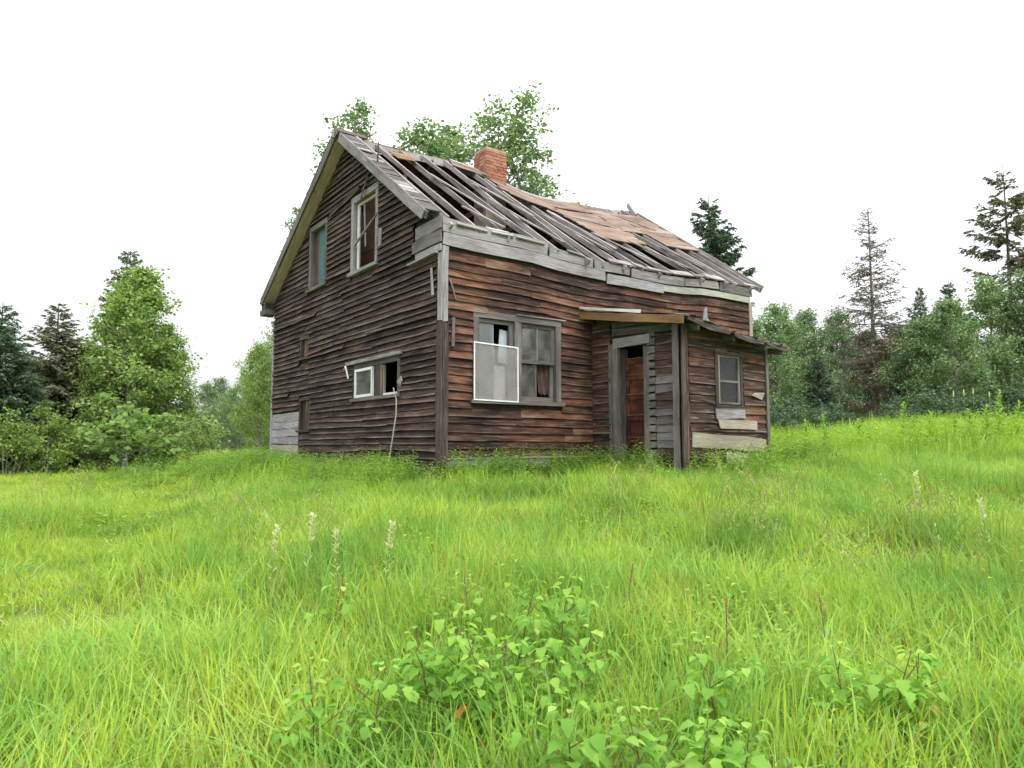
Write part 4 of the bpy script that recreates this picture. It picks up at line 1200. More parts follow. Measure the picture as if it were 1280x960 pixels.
for (n, y0, y1, xk, x0, zone) in ((430, 1.2, 5.0, .80, 1.0, 0), (1300, 5.0, 11.5, .80, 1.2, 1), (2300, 11.5, 26.0, .85, 1.5, 2), (1500, 26, 60, .9, 2, 3)):
    x, y = region_points(n, y0, y1, xk, x0)
    if zone < 2:      # even out the gaps: relax points a little
        for _ in range(3):
            dx = x[:, None] - x[None, :]; dy = y[:, None] - y[None, :]
            d2 = dx * dx + dy * dy + 1e-4
            wgt = np.where(d2 < .16, .0035 / d2, 0); np.fill_diagonal(wgt, 0)
            x = x + np.clip((dx * wgt).sum(1), -.12, .12); y = y + np.clip((dy * wgt).sum(1), -.12, .12)
    ok = outside_house(x, y, .22)
    x, y = x[ok], y[ok]
    z = ground_h(x, y) - .01
    nz = value_noise(x, y, .55, 3); nz2 = value_noise(x, y, 1.3, 5); nz3 = value_noise(x, y, .22, 9)
    dpath = seg_dist(x, y, PATH)
    short = np.clip(1 - dpath / 1.0, 0, 1) * 1.3
    short = np.maximum(short, np.clip((-x - 4.6) / 3, 0, 1) * np.clip((y - 8.5) / 4, 0, 1) * .85)
    short = np.clip(short, 0, 1)
    hl_x, hl_y = house_local(x, y)
    hgt = (.72 + .42 * nz + .36 * (nz2 - .5)) * (1 - .62 * short) * RNG.uniform(.78, 1.24, len(x))
    near_house = np.clip(1 - np.minimum(np.abs(np.minimum(hl_x, 0)) + np.abs(np.minimum(hl_y, 0)), 3) / 3, 0, 1) * (hl_x > -3) * (hl_y > -3)
    hgt = hgt * (1 + .28 * near_house) * (1 + .45 * np.clip((x - 4.5) / 5, 0, 1))
    u = RNG.random(len(x))
    ps = .06 + .22 * (nz2 > .60) + .20 * (nz < .3)
    idx = np.where(u < ps, RNG.integers(6, 8, len(x)), np.where(u < ps + .22 + .3 * (nz3 > .6), RNG.integers(4, 6, len(x)), RNG.integers(0, 4, len(x))))
    if zone >= 2:
        f = RNG.random(len(x)) < (.75 if zone == 2 else 1)
        idx = np.where(f, RNG.integers(10, 13, len(x)), idx)
    sh = (short > .4) & (RNG.random(len(x)) < .8)
    idx = np.where(sh, RNG.integers(8, 10, len(x)), idx)
    hgt = np.where(sh, np.maximum(hgt * 1.7, .8), hgt)
    if zone == 3:
        hgt = hgt * 1.25
    wid = RNG.uniform(.9, 1.2, len(x)) * (1.0 if zone < 2 else 1.2 if zone == 2 else 2.6)
    tilt = (nz2 - .5) * .3 + RNG.normal(0, .07, len(x))
    P.append(np.stack([x, y, z], 1))
    Rt.append(np.stack([tilt, RNG.normal(0, .05, len(x)), value_noise(x, y, .35, 21) * 11 + RNG.normal(0, 1.3, len(x))], 1))
    Sc.append(np.stack([wid, wid, hgt], 1)); Id.append(idx)
P, Rt, Sc, Id = np.concatenate(P), np.concatenate(Rt), np.concatenate(Sc), np.concatenate(Id)
scatter('grass', tufts, P, Rt, Sc, Id, 'tall bright yellow-green meadow grass covering the whole slope', 'grass')

# drooping pale seed heads standing above the grass
def seed_head_tuft(name, mats):
    V, F, MI = [], [], []
    for q in range(3):
        d = RNG.uniform(0, 6.28); h = RNG.uniform(.55, .85); ox, oy = RNG.normal(0, .06, 2)
        pts = []
        for k in range(7):
            t = k / 6
            off = .05 * t + .26 * max(0, t - .55) ** 1.5 * 2
            pts.append((ox + math.cos(d) * off, oy + math.sin(d) * off, h * t - .22 * max(0, t - .7) ** 1.4))
        mb = MB(); mb.tube(pts, [.0022] * 7, 3, 0, False)
        b = len(V); V += mb.v; F += [tuple(b + i for i in f) for f in mb.f]; MI += [0] * len(mb.f)
        for s in range(16):
            t = RNG.uniform(.68, 1.0); i = min(5, int(t * 6)); f = t * 6 - i
            p = [pts[i][c] * (1 - f) + pts[i + 1][c] * f for c in range(3)]
            a = RNG.uniform(0, 6.28); l = RNG.uniform(.02, .04)
            dx, dy, dz = math.cos(a) * l * .7 + math.cos(d) * l, math.sin(a) * l * .7 + math.sin(d) * l, -l * .7
            wx, wy = -math.sin(a) * .005, math.cos(a) * .005
            b = len(V)
            V += [tuple(p), (p[0] + dx * .5 + wx, p[1] + dy * .5 + wy, p[2] + dz * .4), (p[0] + dx, p[1] + dy, p[2] + dz), (p[0] + dx * .5 - wx, p[1] + dy * .5 - wy, p[2] + dz * .4)]
            F.append((b, b + 1, b + 2, b + 3)); MI.append(1)
    me = bpy.data.meshes.new(name); me.from_pydata(V, [], F)
    for m in mats: me.materials.append(m)
    me.polygons.foreach_set('material_index', MI)
    return bpy.data.objects.new(name, me)
m_stalk = foliage('stalk_green', [(0, (.16, .26, .05)), (1, (.28, .34, .10))], .2, island=False)
m_seed = foliage('seed_tan', [(0, (.30, .20, .12)), (.5, (.40, .31, .18)), (1, (.50, .43, .26))], .3)
m_seed_g = foliage('seed_green', [(0, (.24, .34, .06)), (1, (.40, .44, .13))], .3)
sh = [seed_head_tuft('s', [m_stalk, m_seed]) for _ in range(3)] + [seed_head_tuft('s', [m_stalk, m_seed_g]) for _ in range(2)]
x, y = region_points(2000, 2.5, 16, .8, 1)
nz = value_noise(x, y, .5, 33)
ok = outside_house(x, y, .2) & (nz > .52) & (seg_dist(x, y, PATH) > 1.2) & (x > -7)
ok &= (np.hypot(x + 1.0, y - 11.0) > 3.2) & (np.hypot(x - 3.2, y - 11.6) > 3.0)
x, y = x[ok][:190], y[ok][:190]
n = len(x)
sc = RNG.uniform(.75, 1.1, n)
scatter('seed_head_grass', sh, np.stack([x, y, ground_h(x, y)], 1), np.stack([np.zeros(n), np.zeros(n), RNG.uniform(0, 6.28, n)], 1), np.stack([sc] * 3, 1), np.where(RNG.random(n) < .45, RNG.integers(0, 3, n), RNG.integers(3, 5, n)),
        'drooping tan and green seed heads scattered through the meadow grass', 'seed heads')

# leafy weeds hugging the house walls
def leafy_tuft(name, mat, h, nleaf, ll, lw, spread=.12, stems=5):
    V, F = [], []
    for s in range(stems):
        d = RNG.uniform(0, 6.28); hh = h * RNG.uniform(.6, 1.0); ox, oy = RNG.normal(0, spread, 2); ln = RNG.uniform(.0, .25)
        for k in range(nleaf):
            t = (k + .7) / nleaf
            px, py, pz = ox + math.cos(d) * ln * hh * t, oy + math.sin(d) * ln * hh * t, hh * t
            a = k * 2.4 + d; el = RNG.uniform(-.2, .7); l = ll * RNG.uniform(.6, 1.1) * (1.15 - .6 * t); w = lw * RNG.uniform(.7, 1.2) * (1.15 - .6 * t)
            ux, uy, uz = math.cos(a) * math.cos(el), math.sin(a) * math.cos(el), math.sin(el)
            wx, wy = -math.sin(a) * w / 2, math.cos(a) * w / 2
            b = len(V)
            V += [(px, py, pz), (px + ux * l * .45 + wx, py + uy * l * .45 + wy, pz + uz * l * .5), (px + ux * l, py + uy * l, pz + uz * l * .7 - l * .15), (px + ux * l * .45 - wx, py + uy * l * .45 - wy, pz + uz * l * .5)]
            F.append((b, b + 1, b + 2, b + 3))
    me = bpy.data.meshes.new(name); me.from_pydata(V, [], F); me.materials.append(mat)
    return bpy.data.objects.new(name, me)
m_weed = foliage('weed_leaf', [(0, (.09, .20, .05)), (.5, (.16, .31, .07)), (1, (.26, .43, .09))], .4)
m_weed2 = foliage('weed_leaf_light', [(0, (.17, .31, .045)), (.5, (.29, .46, .065)), (1, (.42, .58, .10))], .4)
fb = [leafy_tuft('f', m_weed2, .34, 9, .075, .042, .10, 5) for _ in range(3)] + [leafy_tuft('f', m_weed2, .42, 16, .06, .018, .07, 6) for _ in range(2)] + [leafy_tuft('f', m_weed, .30, 9, .07, .03, .09, 5)]
x, y = region_points(1500, 2.2, 17, .8, 1)
nz = value_noise(x, y, .8, 41)
ok = outside_house(x, y, .2) & (nz > .5)
x, y = x[ok][:560], y[ok][:560]
n = len(x); sc = RNG.uniform(.8, 1.35, n)
scatter('herbs', fb, np.stack([x, y, ground_h(x, y)], 1), np.stack([np.zeros(n), np.zeros(n), RNG.uniform(0, 6.28, n)], 1), np.stack([sc] * 3, 1), RNG.integers(0, 6, n),
        'low broad-leaved herbs mixed into the meadow grass', 'herbs')
wt = [leafy_tuft('w', m_weed, .56, 22, .12, .026, stems=7) for _ in range(3)] + [leafy_tuft('w', m_weed2, .52, 22, .10, .020, stems=7) for _ in range(2)]
pts = []
def along(ax, ay, bx, by, n, out):
    for _ in range(n):
        t = RNG.random(); o = abs(RNG.normal(0, out))
        lx, ly = ax + (bx - ax) * t, ay + (by - ay) * t
        if ax == bx: lx -= .12 + o
        else: ly -= .12 + o
        w = hworld(lx, ly); pts.append((w.x, w.y))
along(0, -.3, 0, HW + 1.5, 420, .7)
along(0, 0, PX0 - .1, 0, 110, .35)
along(PX0, -PD, PX0, -.2, 55, .3)
along(PX0, -PD, PX1 + 2.5, -PD, 150, .5)
for _ in range(560):
    pts.append((RNG.uniform(5.5, 17), RNG.uniform(12.0, 18)))
for _ in range(160):
    pts.append((RNG.uniform(-8.5, -4.5), RNG.uniform(14, 20)))
pa = np.array(pts); ok = outside_house(pa[:, 0], pa[:, 1], .08); pa = pa[ok]
n = len(pa); sc = RNG.uniform(.6, 1.15, n) * np.where((pa[:, 0] > 5.5) & (pa[:, 1] > 11.5), 1.5, 1.22)
scatter('weeds', wt, np.stack([pa[:, 0], pa[:, 1], ground_h(pa[:, 0], pa[:, 1]) - .01], 1), np.stack([np.zeros(n), np.zeros(n), RNG.uniform(0, 6.28, n)], 1), np.stack([sc] * 3, 1), np.where((pa[:, 0] > 5.5) & (pa[:, 1] > 11.5), RNG.integers(3, 5, n), RNG.integers(0, 5, n)),
        'darker green leafy weeds crowding the foot of the house walls', 'weeds')

# ================================================================== trees
def leaf_mesh(name, C, size, mat, up=.35, aspect=.75, rng=RNG):
    C = np.asarray(C, float); n = len(C)
    d = rng.normal(size=(n, 3)); d[:, 2] -= .35; d /= np.linalg.norm(d, axis=1)[:, None]
    nn = rng.normal(size=(n, 3)); nn[:, 2] += up * 3
    s = np.cross(nn, d); s /= np.linalg.norm(s, axis=1)[:, None] + 1e-9
    nn = np.cross(d, s)
    l = size * rng.uniform(.6, 1.3, n)[:, None]
    w = l * aspect * .5
    v = np.stack([C - d * l * .5, C + s * w + nn * l * .08, C + d * l * .5, C - s * w + nn * l * .08], 1).reshape(-1, 3)
    me = bpy.data.meshes.new(name)
    me.vertices.add(4 * n); me.vertices.foreach_set('co', v.astype(np.float32).ravel())
    me.loops.add(4 * n); me.loops.foreach_set('vertex_index', np.arange(4 * n, dtype=np.int32))
    me.polygons.add(n); me.polygons.foreach_set('loop_start', np.arange(0, 4 * n, 4, dtype=np.int32))
    try:
        me.polygons.foreach_set('loop_total', np.full(n, 4, dtype=np.int32))
    except Exception:
        pass
    me.materials.append(mat); me.update(calc_edges=True); me.validate()
    return me

m_bark = plain('aspen_bark', (.34, .33, .28), .9, .5, 5)
m_sbark = plain('spruce_bark', (.10, .08, .065), .95, .4, 7)
m_dbark = plain('dead_spruce_bark', (.20, .155, .135), .95, .4, 7)
F_YEL = foliage('leaf_yellow_green', [(0, (0.108, 0.188, 0.059)), (.4, (0.202, 0.323, 0.096)), (.8, (0.310, 0.430, 0.133)), (1, (0.430, 0.538, 0.192))], .4)
F_ASP = foliage('leaf_aspen', [(0, (0.084, 0.150, 0.079)), (.4, (0.156, 0.252, 0.112)), (.8, (0.240, 0.348, 0.165)), (1, (0.384, 0.480, 0.290))], .4)
F_ASPD = foliage('leaf_aspen_dull', [(0, (0.085, 0.140, 0.081)), (.4, (0.146, 0.226, 0.121)), (.8, (0.220, 0.305, 0.168)), (1, (0.342, 0.415, 0.268))], .35)
F_DARK = foliage('leaf_dark', [(0, (0.047, 0.088, 0.052)), (.5, (0.088, 0.149, 0.082)), (1, (0.149, 0.223, 0.119))], .3)
F_SPR = foliage('needle_green', [(0, (0.050, 0.081, 0.058)), (.5, (0.088, 0.138, 0.089)), (1, (0.150, 0.213, 0.131))], .2)
F_SPRB = foliage('needle_blue', [(0, (.055, .095, .06)), (.5, (.10, .16, .095)), (1, (.16, .23, .13))], .2)
F_SPRD = foliage('needle_brownish', [(0, (0.081, 0.086, 0.055)), (.5, (0.138, 0.149, 0.092)), (1, (0.218, 0.230, 0.138))], .2)
F_YSPR = foliage('needle_yellow_green', [(0, (0.072, 0.108, 0.059)), (.5, (0.132, 0.192, 0.092)), (1, (0.216, 0.288, 0.132))], .25)
F_DEAD = foliage('needle_dead', [(0, (.15, .115, .085)), (.5, (.24, .19, .145)), (1, (.33, .28, .21))], .2)
F_DEADG = foliage('needle_dying', [(0, (.11, .105, .09)), (.5, (.17, .16, .13)), (1, (.24, .22, .18))], .2)
F_SHRUB = foliage('shrub_leaf', [(0, (0.078, 0.156, 0.039)), (.4, (0.143, 0.247, 0.052)), (.8, (0.247, 0.364, 0.091)), (.93, (0.390, 0.468, 0.182)), (1, (0.442, 0.260, 0.104))], .4)
F_SHRUBL = foliage('shrub_leaf_light', [(0, (0.103, 0.196, 0.057)), (.5, (0.207, 0.333, 0.092)), (1, (0.345, 0.483, 0.184))], .45)

def deciduous(seed, H, base, width, nb=34, nleaf=6500, leaf=.085, clump=.30, profile=.55, trunk_r=None, multi=1, droop=0.0, cone=0.0):
    """returns trunk mesh, crown mesh: leaves hang in clumps along sub-branches, with gaps between"""
    rng = np.random.default_rng(seed)
    mb = MB(); C = []
    tips = []
    for q in range(multi):
        ox, oy = (rng.normal(0, width * .18, 2) if multi > 1 else (0, 0))
        HH = H * (1 if q == 0 else rng.uniform(.7, .95))
        pts = []
        wob = rng.normal(0, .025 * H, (6, 2))
        for k in range(8):
            t = k / 7
            j = min(4, int(t * 5)); f = t * 5 - j
            w = wob[j] * (1 - f) + wob[j + 1] * f
            pts.append(Vector((ox * (1 + t) + w[0] * t, oy * (1 + t) + w[1] * t, HH * .97 * t)))
        r0 = trunk_r or .013 * HH + .02
        mb.tube(pts, [r0 * (1 - .93 * k / 7) for k in range(8)], 7)
        def trunk_at(t):
            j = min(6, int(t * 7)); f = t * 7 - j
            return pts[j].lerp(pts[j + 1], f)
        for b in range(nb // multi):
            t = base + (1 - base) * ((b + rng.random()) / (nb // multi)) ** .9
            p0 = trunk_at(min(t, .985))
            s = (t - base) / (1 - base)
            prof = (math.sin(math.pi * min(1, (s * .86 + .10)) ** profile)) * .9 + .12
            if cone: prof = (1.03 - s) ** cone
            ln = width * prof * rng.uniform(.6, 1.12)
            az = b * 2.399 + rng.uniform(-.5, .5); el = rng.uniform(.25, .85) * (1 - .2 * s) - droop
            d = Vector((math.cos(az) * math.cos(el), math.sin(az) * math.cos(el), math.sin(el)))
            p1 = p0 + d * ln * .55 + Vector((0, 0, ln * .04)); p2 = p0 + d * ln + Vector((0, 0, ln * rng.uniform(-.05, .18)))
            r = r0 * (1 - .9 * t) * .45 + .006
            mb.tube([p0, p1, p2], [r, r * .6, .004], 5, cap=False)
            for k in range(5):
                f = rng.uniform(.3, 1.0)
                q0 = p0.lerp(p1, f * 2) if f < .5 else p1.lerp(p2, f * 2 - 1)
                dd = (d + Vector(rng.normal(0, .65, 3))).normalized()
                sl = ln * rng.uniform(.2, .45)
                q1 = q0 + dd * sl
                mb.tube([q0, q1], [max(.004, r * .4), .003], 4, cap=False)
                tips.append((q0.lerp(q1, .55), sl)); tips.append((q1, sl))
    wgt = np.array([.25 + s for _, s in tips]); wgt = wgt * rng.uniform(.1, 1.6, len(tips)); wgt /= wgt.sum()
    cnt = rng.multinomial(nleaf, wgt)
    for (p, s), n in zip(tips, cnt):
        sg = clump * rng.uniform(.5, 1.1)
        C.append(np.array(p)[None, :] + np.clip(rng.normal(0, 1, (n, 3)), -1.7, 1.7) * np.array([sg, sg, sg * .8]) * rng.random((n, 1)) ** .3)
    C = np.concatenate(C); C = C[C[:, 2] > .05]
    me = bpy.data.meshes.new('trunk'); me.from_pydata(mb.v, [], mb.f); me.materials.append(m_bark)
    return me, leaf_mesh('crown', C, leaf, F_ASP, rng=rng)

def spruce(seed, H, width, start=.06, dens=1.0, droop=.35, twig=1.0, rmin=.006, sparse=0.0, needle=.16, bark=None, taper=.85):
    rng = np.random.default_rng(seed)
    mb = MB(); SEG = []
    bend = rng.normal(0, .008 * H, 2)
    def tr(t): return Vector((bend[0] * math.sin(t * 3), bend[1] * math.sin(t * 2.5), H * t))
    r0 = .011 * H + .02
    mb.tube([tr(k / 8) for k in range(9)], [r0 * (1 - .95 * k / 8) + .006 for k in range(9)], 7)
    z = start * H
    while z < H * .985:
        t = z / H
        s = (t - start) / (1 - start)
        L = width * ((1 - s) ** taper) * (.75 + .25 * min(1, s * 6)) + .05
        nbr = max(3, int(round(rng.uniform(4.5, 7) * dens)))
        for b in range(nbr):
            if rng.random() < sparse: continue
            ln = L * rng.uniform(.55, 1.15)
            az = rng.uniform(0, 6.28)
            el0 = .35 - droop * (1 - s) * 1.4
            p0 = tr(min(1, t + rng.uniform(-.01, .01)))
            pts = [p0]
            for k in range(1, 5):
                f = k / 4
                rr = ln * f
                zz = math.sin(el0) * rr + (.22 * ln * f * f * (1.0 if droop > .1 else .4)) - droop * .15 * ln * f
                pts.append(p0 + Vector((math.cos(az) * rr, math.sin(az) * rr, zz)))
            rb = max(rmin, r0 * .22 * (1 - t))
            mb.tube(pts, [rb * (1 - .17 * k) for k in range(5)], 4, cap=False)
            ntw = int((3 + ln * 7) * twig)
            for k in range(ntw):
                f = rng.uniform(.18, 1.0)
                i = min(3, int(f * 4)); q0 = pts[i].lerp(pts[i + 1], f * 4 - i)
                side = rng.choice([-1, 1]); aa = az + side * rng.uniform(.4, 1.2)
                tl = min(.65, ln * .38) * (1.15 - f * .7) * rng.uniform(.5, 1.2) + .05
                q1 = q0 + Vector((math.cos(aa) * tl, math.sin(aa) * tl, -tl * rng.uniform(.05, .55)))
                SEG.append((q0, q1, min(1.0, .45 + .5 * ln)))
        z += H * .028 / max(.5, dens) * rng.uniform(.7, 1.3) + .03
    C, D, Q = [], [], []
    for q0, q1, qs in SEG:
        l = (q1 - q0).length
        n = max(2, int(l / .075))
        for k in range(n):
            C.append(q0.lerp(q1, (k + rng.random()) / n)); D.append((q1 - q0) / max(l, 1e-6)); Q.append(qs)
    C = np.array([tuple(c) for c in C]); D = np.array([tuple(c) for c in D]); n = len(C)
    d = D + rng.normal(0, .45, (n, 3)); d /= np.linalg.norm(d, axis=1)[:, None]
    nn = rng.normal(size=(n, 3)); s_ = np.cross(nn, d); s_ /= np.linalg.norm(s_, axis=1)[:, None] + 1e-9
    l = needle * (np.array(Q) * rng.uniform(.6, 1.3, n))[:, None]; w = l * .20
    v = np.stack([C - d * l * .3, C + s_ * w, C + d * l * .7, C - s_ * w], 1).reshape(-1, 3)
    me = bpy.data.meshes.new('crown')
    me.vertices.add(4 * n); me.vertices.foreach_set('co', v.astype(np.float32).ravel())
    me.loops.add(4 * n); me.loops.foreach_set('vertex_index', np.arange(4 * n, dtype=np.int32))
    me.polygons.add(n); me.polygons.foreach_set('loop_start', np.arange(0, 4 * n, 4, dtype=np.int32))
    me.materials.append(F_SPR); me.update(calc_edges=True); me.validate()
    tm = bpy.data.meshes.new('trunk'); tm.from_pydata(mb.v, [], mb.f); tm.materials.append(bark or m_sbark)
    return tm, me

def place_tree(name, kind, x, y, scale, label, cat, group, crown_mat=None, rz=None, sxy=None):
    r = empty(name, (x, y, gz(x, y) - .05), rz if rz is not None else random.uniform(0, 6.28))
    r.scale = (scale * (sxy or 1), scale * (sxy or 1), scale)
    t = link(bpy.data.objects.new('trunk', kind[0]), r)
    c = link(bpy.data.objects.new('crown', kind[1]), r)
    if crown_mat:
        c.material_slots[0].link = 'OBJECT'; c.material_slots[0].material = crown_mat
    return tag(r, label, cat, group)
def at(u, d):
    return ((u - 640) / 893.0 * d, d)
def top_h(v, d, x, y):
    """height a tree needs so its tip shows v pixels down at distance d"""
    return (555 - v) / 893.0 * d + 1.6 - gz(x, y)

# prototypes (heights in metres; scaled per tree)
K_ASP = [deciduous(11 + i, 10, .06, 2.5, 56, 17000, .15, .42) for i in range(3)]
K_TALL = [deciduous(31, 13.5, .22, 2.3, 66, 9500, .115, .24, .7, cone=.55), deciduous(32, 13.5, .30, 1.8, 54, 6800, .115, .22, .7, cone=.55), deciduous(33, 13.5, .25, 3.1, 74, 13500, .115, .26, .6, cone=.5)]
K_YEL = [deciduous(51, 6.5, .04, 2.5, 60, 19000, .105, .32, .5, multi=2), deciduous(52, 6.5, .04, 2.0, 52, 15000, .105, .32, .5)]
K_CONE = [deciduous(55, 6.5, .02, 2.15, 84, 21000, .10, .25, .5, cone=.85), deciduous(56, 6.5, .02, 1.7, 70, 14000, .10, .24, .5, cone=.75)]
K_SHR = [deciduous(71 + i, 2.2, .02, 1.0, 34, 4200, .085, .20, .6, .016, multi=5) for i in range(2)]
K_SHRL = deciduous(76, 2.2, .05, .85, 28, 1100, .14, .18, .6, .014, multi=4)
K_SPR = [spruce(81, 9, 2.5, .02, 1.35, .38, 2.6, needle=.21, taper=.75), spruce(82, 9, 2.3, .02, 1.3, .28, 2.6, needle=.21, taper=.75)]
K_SPRT = [spruce(85, 17, 3.7, .12, .95, .34, 2.0, sparse=.34, needle=.25, taper=.6, rmin=.012), spruce(86, 15, 4.3, .12, 1.25, .35, 2.2, sparse=.10, needle=.26, taper=.75, rmin=.012)]
K_DEADT = spruce(88, 14, 2.3, .28, 1.25, .36, 1.0, sparse=.12, needle=.16, bark=m_dbark, taper=.6, rmin=.022)
K_DEADB = spruce(89, 6, 2.1, .05, .9, .35, 1.3, sparse=.25, needle=.19, bark=m_dbark, taper=.35, rmin=.015)

# the far wood behind the tree lines reads as one mass
def far_wood(name, spots, label, mat):
    C, tb = [], MB()
    rng = np.random.default_rng(5)
    for (u, v_, d) in spots:
        x, y = at(u, d); H = top_h(v_, d, x, y); z0 = gz(x, y)
        n = 2600
        t = rng.random(n) ** .8
        w = (.28 * H) * np.sqrt(np.clip(1.05 - t, 0, 1)) * (.6 + .5 * rng.random(n))
        a = rng.uniform(0, 6.28, n)
        lump = .75 + .35 * np.sin(a * 3 + t * 9 + u) * np.sin(t * 17 + d)
        C.append(np.stack([x + np.cos(a) * w * lump, y + np.sin(a) * w * lump, z0 + .1 + H * t * (.93 + .07 * rng.random(n))], 1))
        tb.tube([(x, y, z0), (x, y, z0 + H * .9)], [.10, .03], 5)
    me = leaf_mesh(name, np.concatenate(C), .30, mat)
    o = link(bpy.data.objects.new(name, me))
    tb.build('trunks', m_sbark, o)
    return tag(o, label, 'wood', None, 'stuff')

GA, GS = 'leafy trees of the right-hand tree line', 'spruces of the right-hand tree line'
for (u, v, d, kind, lab, mat, sxy, nm, grp) in (
    (948, 398, 37, K_ASP[0], 'leafy aspen just right of the house wall, behind the porch roof tip', F_ASPD, 1.0, 'aspen_tree', GA),
    (978, 378, 33, K_ASP[1], 'pale leafy aspen, tallest of those between the porch and the dead spruce', F_ASP, 1.0, 'aspen_tree', GA),
    (1012, 384, 36, K_ASP[2], 'rounded leafy aspen second from the porch in the right tree line', F_ASPD, 1.0, 'aspen_tree', GA),
    (1048, 388, 40, K_ASP[0], 'aspen directly left of the tall dead spruce', F_ASPD, 1.0, 'aspen_tree', GA),
    (1128, 408, 41, K_ASP[1], 'darker aspen directly right of the tall dead spruce', F_DARK, 1.1, 'aspen_tree', GA),
    (1152, 396, 34, K_ASP[2], 'leafy aspen in front of the small dark spruce tip', F_ASP, 1.0, 'aspen_tree', GA),
    (1200, 372, 33, K_ASP[0], 'broad aspen in front of the two dark spruce tips', F_ASP, 1.1, 'aspen_tree', GA),
    (1246, 345, 35, K_ASP[1], 'large aspen at the right edge, below the tall ragged spruce', F_ASP, 1.05, 'aspen_tree', GA),
    (1300, 335, 34, K_ASP[2], 'aspen cut by the right edge of the picture', F_ASPD, 1.1, 'aspen_tree', GA),
    (1085, 420, 44, K_ASP[2], 'dark leafy tree behind the trunk of the dead spruce', F_DARK, 1.1, 'aspen_tree', GA),
    (1025, 432, 32, K_SPR[0], 'dense dark young spruce between aspens left of the dead spruce', F_SPR, .9, 'spruce_tree', GS),
    (1135, 445, 35, K_SPR[1], 'dense dark young spruce between aspens right of the dead spruce', F_SPR, 1.0, 'spruce_tree', GS),
    (1160, 354, 46, K_SPR[1], 'small dark spruce tip rising over the aspens, left of a pair', F_SPR, .8, 'spruce_tree', GS),
    (1196, 346, 47, K_SPR[0], 'small dark spruce tip rising over the aspens, right of a pair', F_SPR, .8, 'spruce_tree', GS),
    (1272, 196, 43, K_SPRT[0], 'tall ragged dark spruce towering at the right edge', F_SPRD, 1.0, 'spruce_tree', GS),
    (893, 234, 45, K_SPRT[1], 'lone dark spruce standing behind the right end of the roof', F_SPR, 1.0, 'spruce_tree', GS)):
    x, y = at(u, d)
    H = {id(K_SPR[0]): 9, id(K_SPR[1]): 9, id(K_SPRT[0]): 17, id(K_SPRT[1]): 15}.get(id(kind), 10)
    place_tree(nm, kind, x, y, top_h(v, d, x, y) / H, lab, 'tree', grp, mat, sxy=sxy)
# tall dead spruce: nearly bare top, brown twiggy lower half
x, y = at(1097, 36)
H = top_h(244, 36, x, y)
r = place_tree('dead_spruce_tree', K_DEADT, x, y, H / 14, 'tall dying spruce with bare grey top and rusty brown lower twigs', 'tree', None, F_DEADG, rz=.6, sxy=.95)
b = link(bpy.data.objects.new('dead_twigs', K_DEADB[1]), r); b.material_slots[0].link = 'OBJECT'; b.material_slots[0].material = F_DEAD
b.scale = (14 / H,) * 3

GB = 'aspen tops showing above the house roof'
for (u, v, d, kind, lab, sxy) in (
    (449, 98, 29, K_TALL[1], 'narrow aspen top directly behind the roof peak', 1.15),
    (362, 240, 28, K_TALL[1], 'small leafy tree top peeking out left of the gable', .8),
    (512, 120, 28, K_TALL[0], 'aspen top left of the chimney, first right of the roof peak', 1.6),
    (560, 130, 30, K_TALL[1], 'thin sparse aspen top just left of the chimney', 1.7),
    (628, 106, 27, K_TALL[2], 'tallest bushy aspen directly behind the brick chimney', 1.5),
    (664, 150, 28, K_TALL[0], 'shorter aspen right of the chimney above the sagging roof', 1.4)):
    x, y = at(u, d)
    place_tree('aspen_tree', kind, x, y, top_h(v, d, x, y) / (10 if kind is K_ASP[0] else 13.5), lab, 'tree', GB, F_ASP, sxy=sxy)

GLT = 'trees left of the house'
for (u, v, d, kind, H0, lab, mat, sxy, nm) in (
    (-8, 372, 19, K_SPR[0], 9, 'blue-green spruce cut by the left edge of the picture', F_SPRB, 1.25, 'spruce_tree'),
    (66, 374, 22, K_SPR[1], 9, 'dark brownish spruce second from the left edge', F_SPRD, 1.5, 'spruce_tree'),
    (152, 302, 25.5, K_SPR[0], 9, 'tall pointed spruce behind the yellow-green leafy tree', F_YSPR, .9, 'spruce_tree'),
    (156, 326, 23, K_CONE[0], 6.5, 'broad yellow-green leafy tree in front of the pointed spruce', F_YEL, 1.22, 'leafy_tree'),
    (206, 400, 24, K_CONE[1], 6.5, 'yellow-green leafy tree on the right flank of the pointed spruce', F_YEL, 1.1, 'leafy_tree'),
    (112, 428, 22, K_CONE[1], 6.5, 'smaller yellow-green tree between the two dark spruces', F_YEL, .8, 'leafy_tree'),
    (322, 428, 30, K_YEL[1], 6.5, 'leafy tree beside the far left corner of the house', F_YEL, .75, 'leafy_tree'),
    (342, 412, 33, K_YEL[0], 6.5, 'taller leafy tree half hidden behind the gable wall', F_YEL, .65, 'leafy_tree'),
    (298, 470, 36, K_YEL[0], 6.5, 'low leafy tree left of the one by the house corner', F_ASP, .9, 'leafy_tree'),
    (256, 478, 62, K_ASP[0], 10, 'far grey-green tree, leftmost in the gap beside the house', F_ASPD, 1.0, 'leafy_tree'),
    (272, 472, 66, K_ASP[1], 10, 'far grey-green tree in the middle of the gap beside the house', F_ASPD, 1.0, 'leafy_tree'),
    (288, 484, 64, K_ASP[2], 10, 'far grey-green tree, rightmost in the gap beside the house', F_ASPD, 1.0, 'leafy_tree'),
    (30, 440, 27, K_YEL[0], 6.5, 'dark leafy tree between the blue-green and brownish spruces', F_DARK, 1.0, 'leafy_tree')):
    x, y = at(u, d)
    place_tree(nm, kind, x, y, top_h(v, d, x, y) / H0, lab, 'tree', GLT, mat, sxy=sxy)

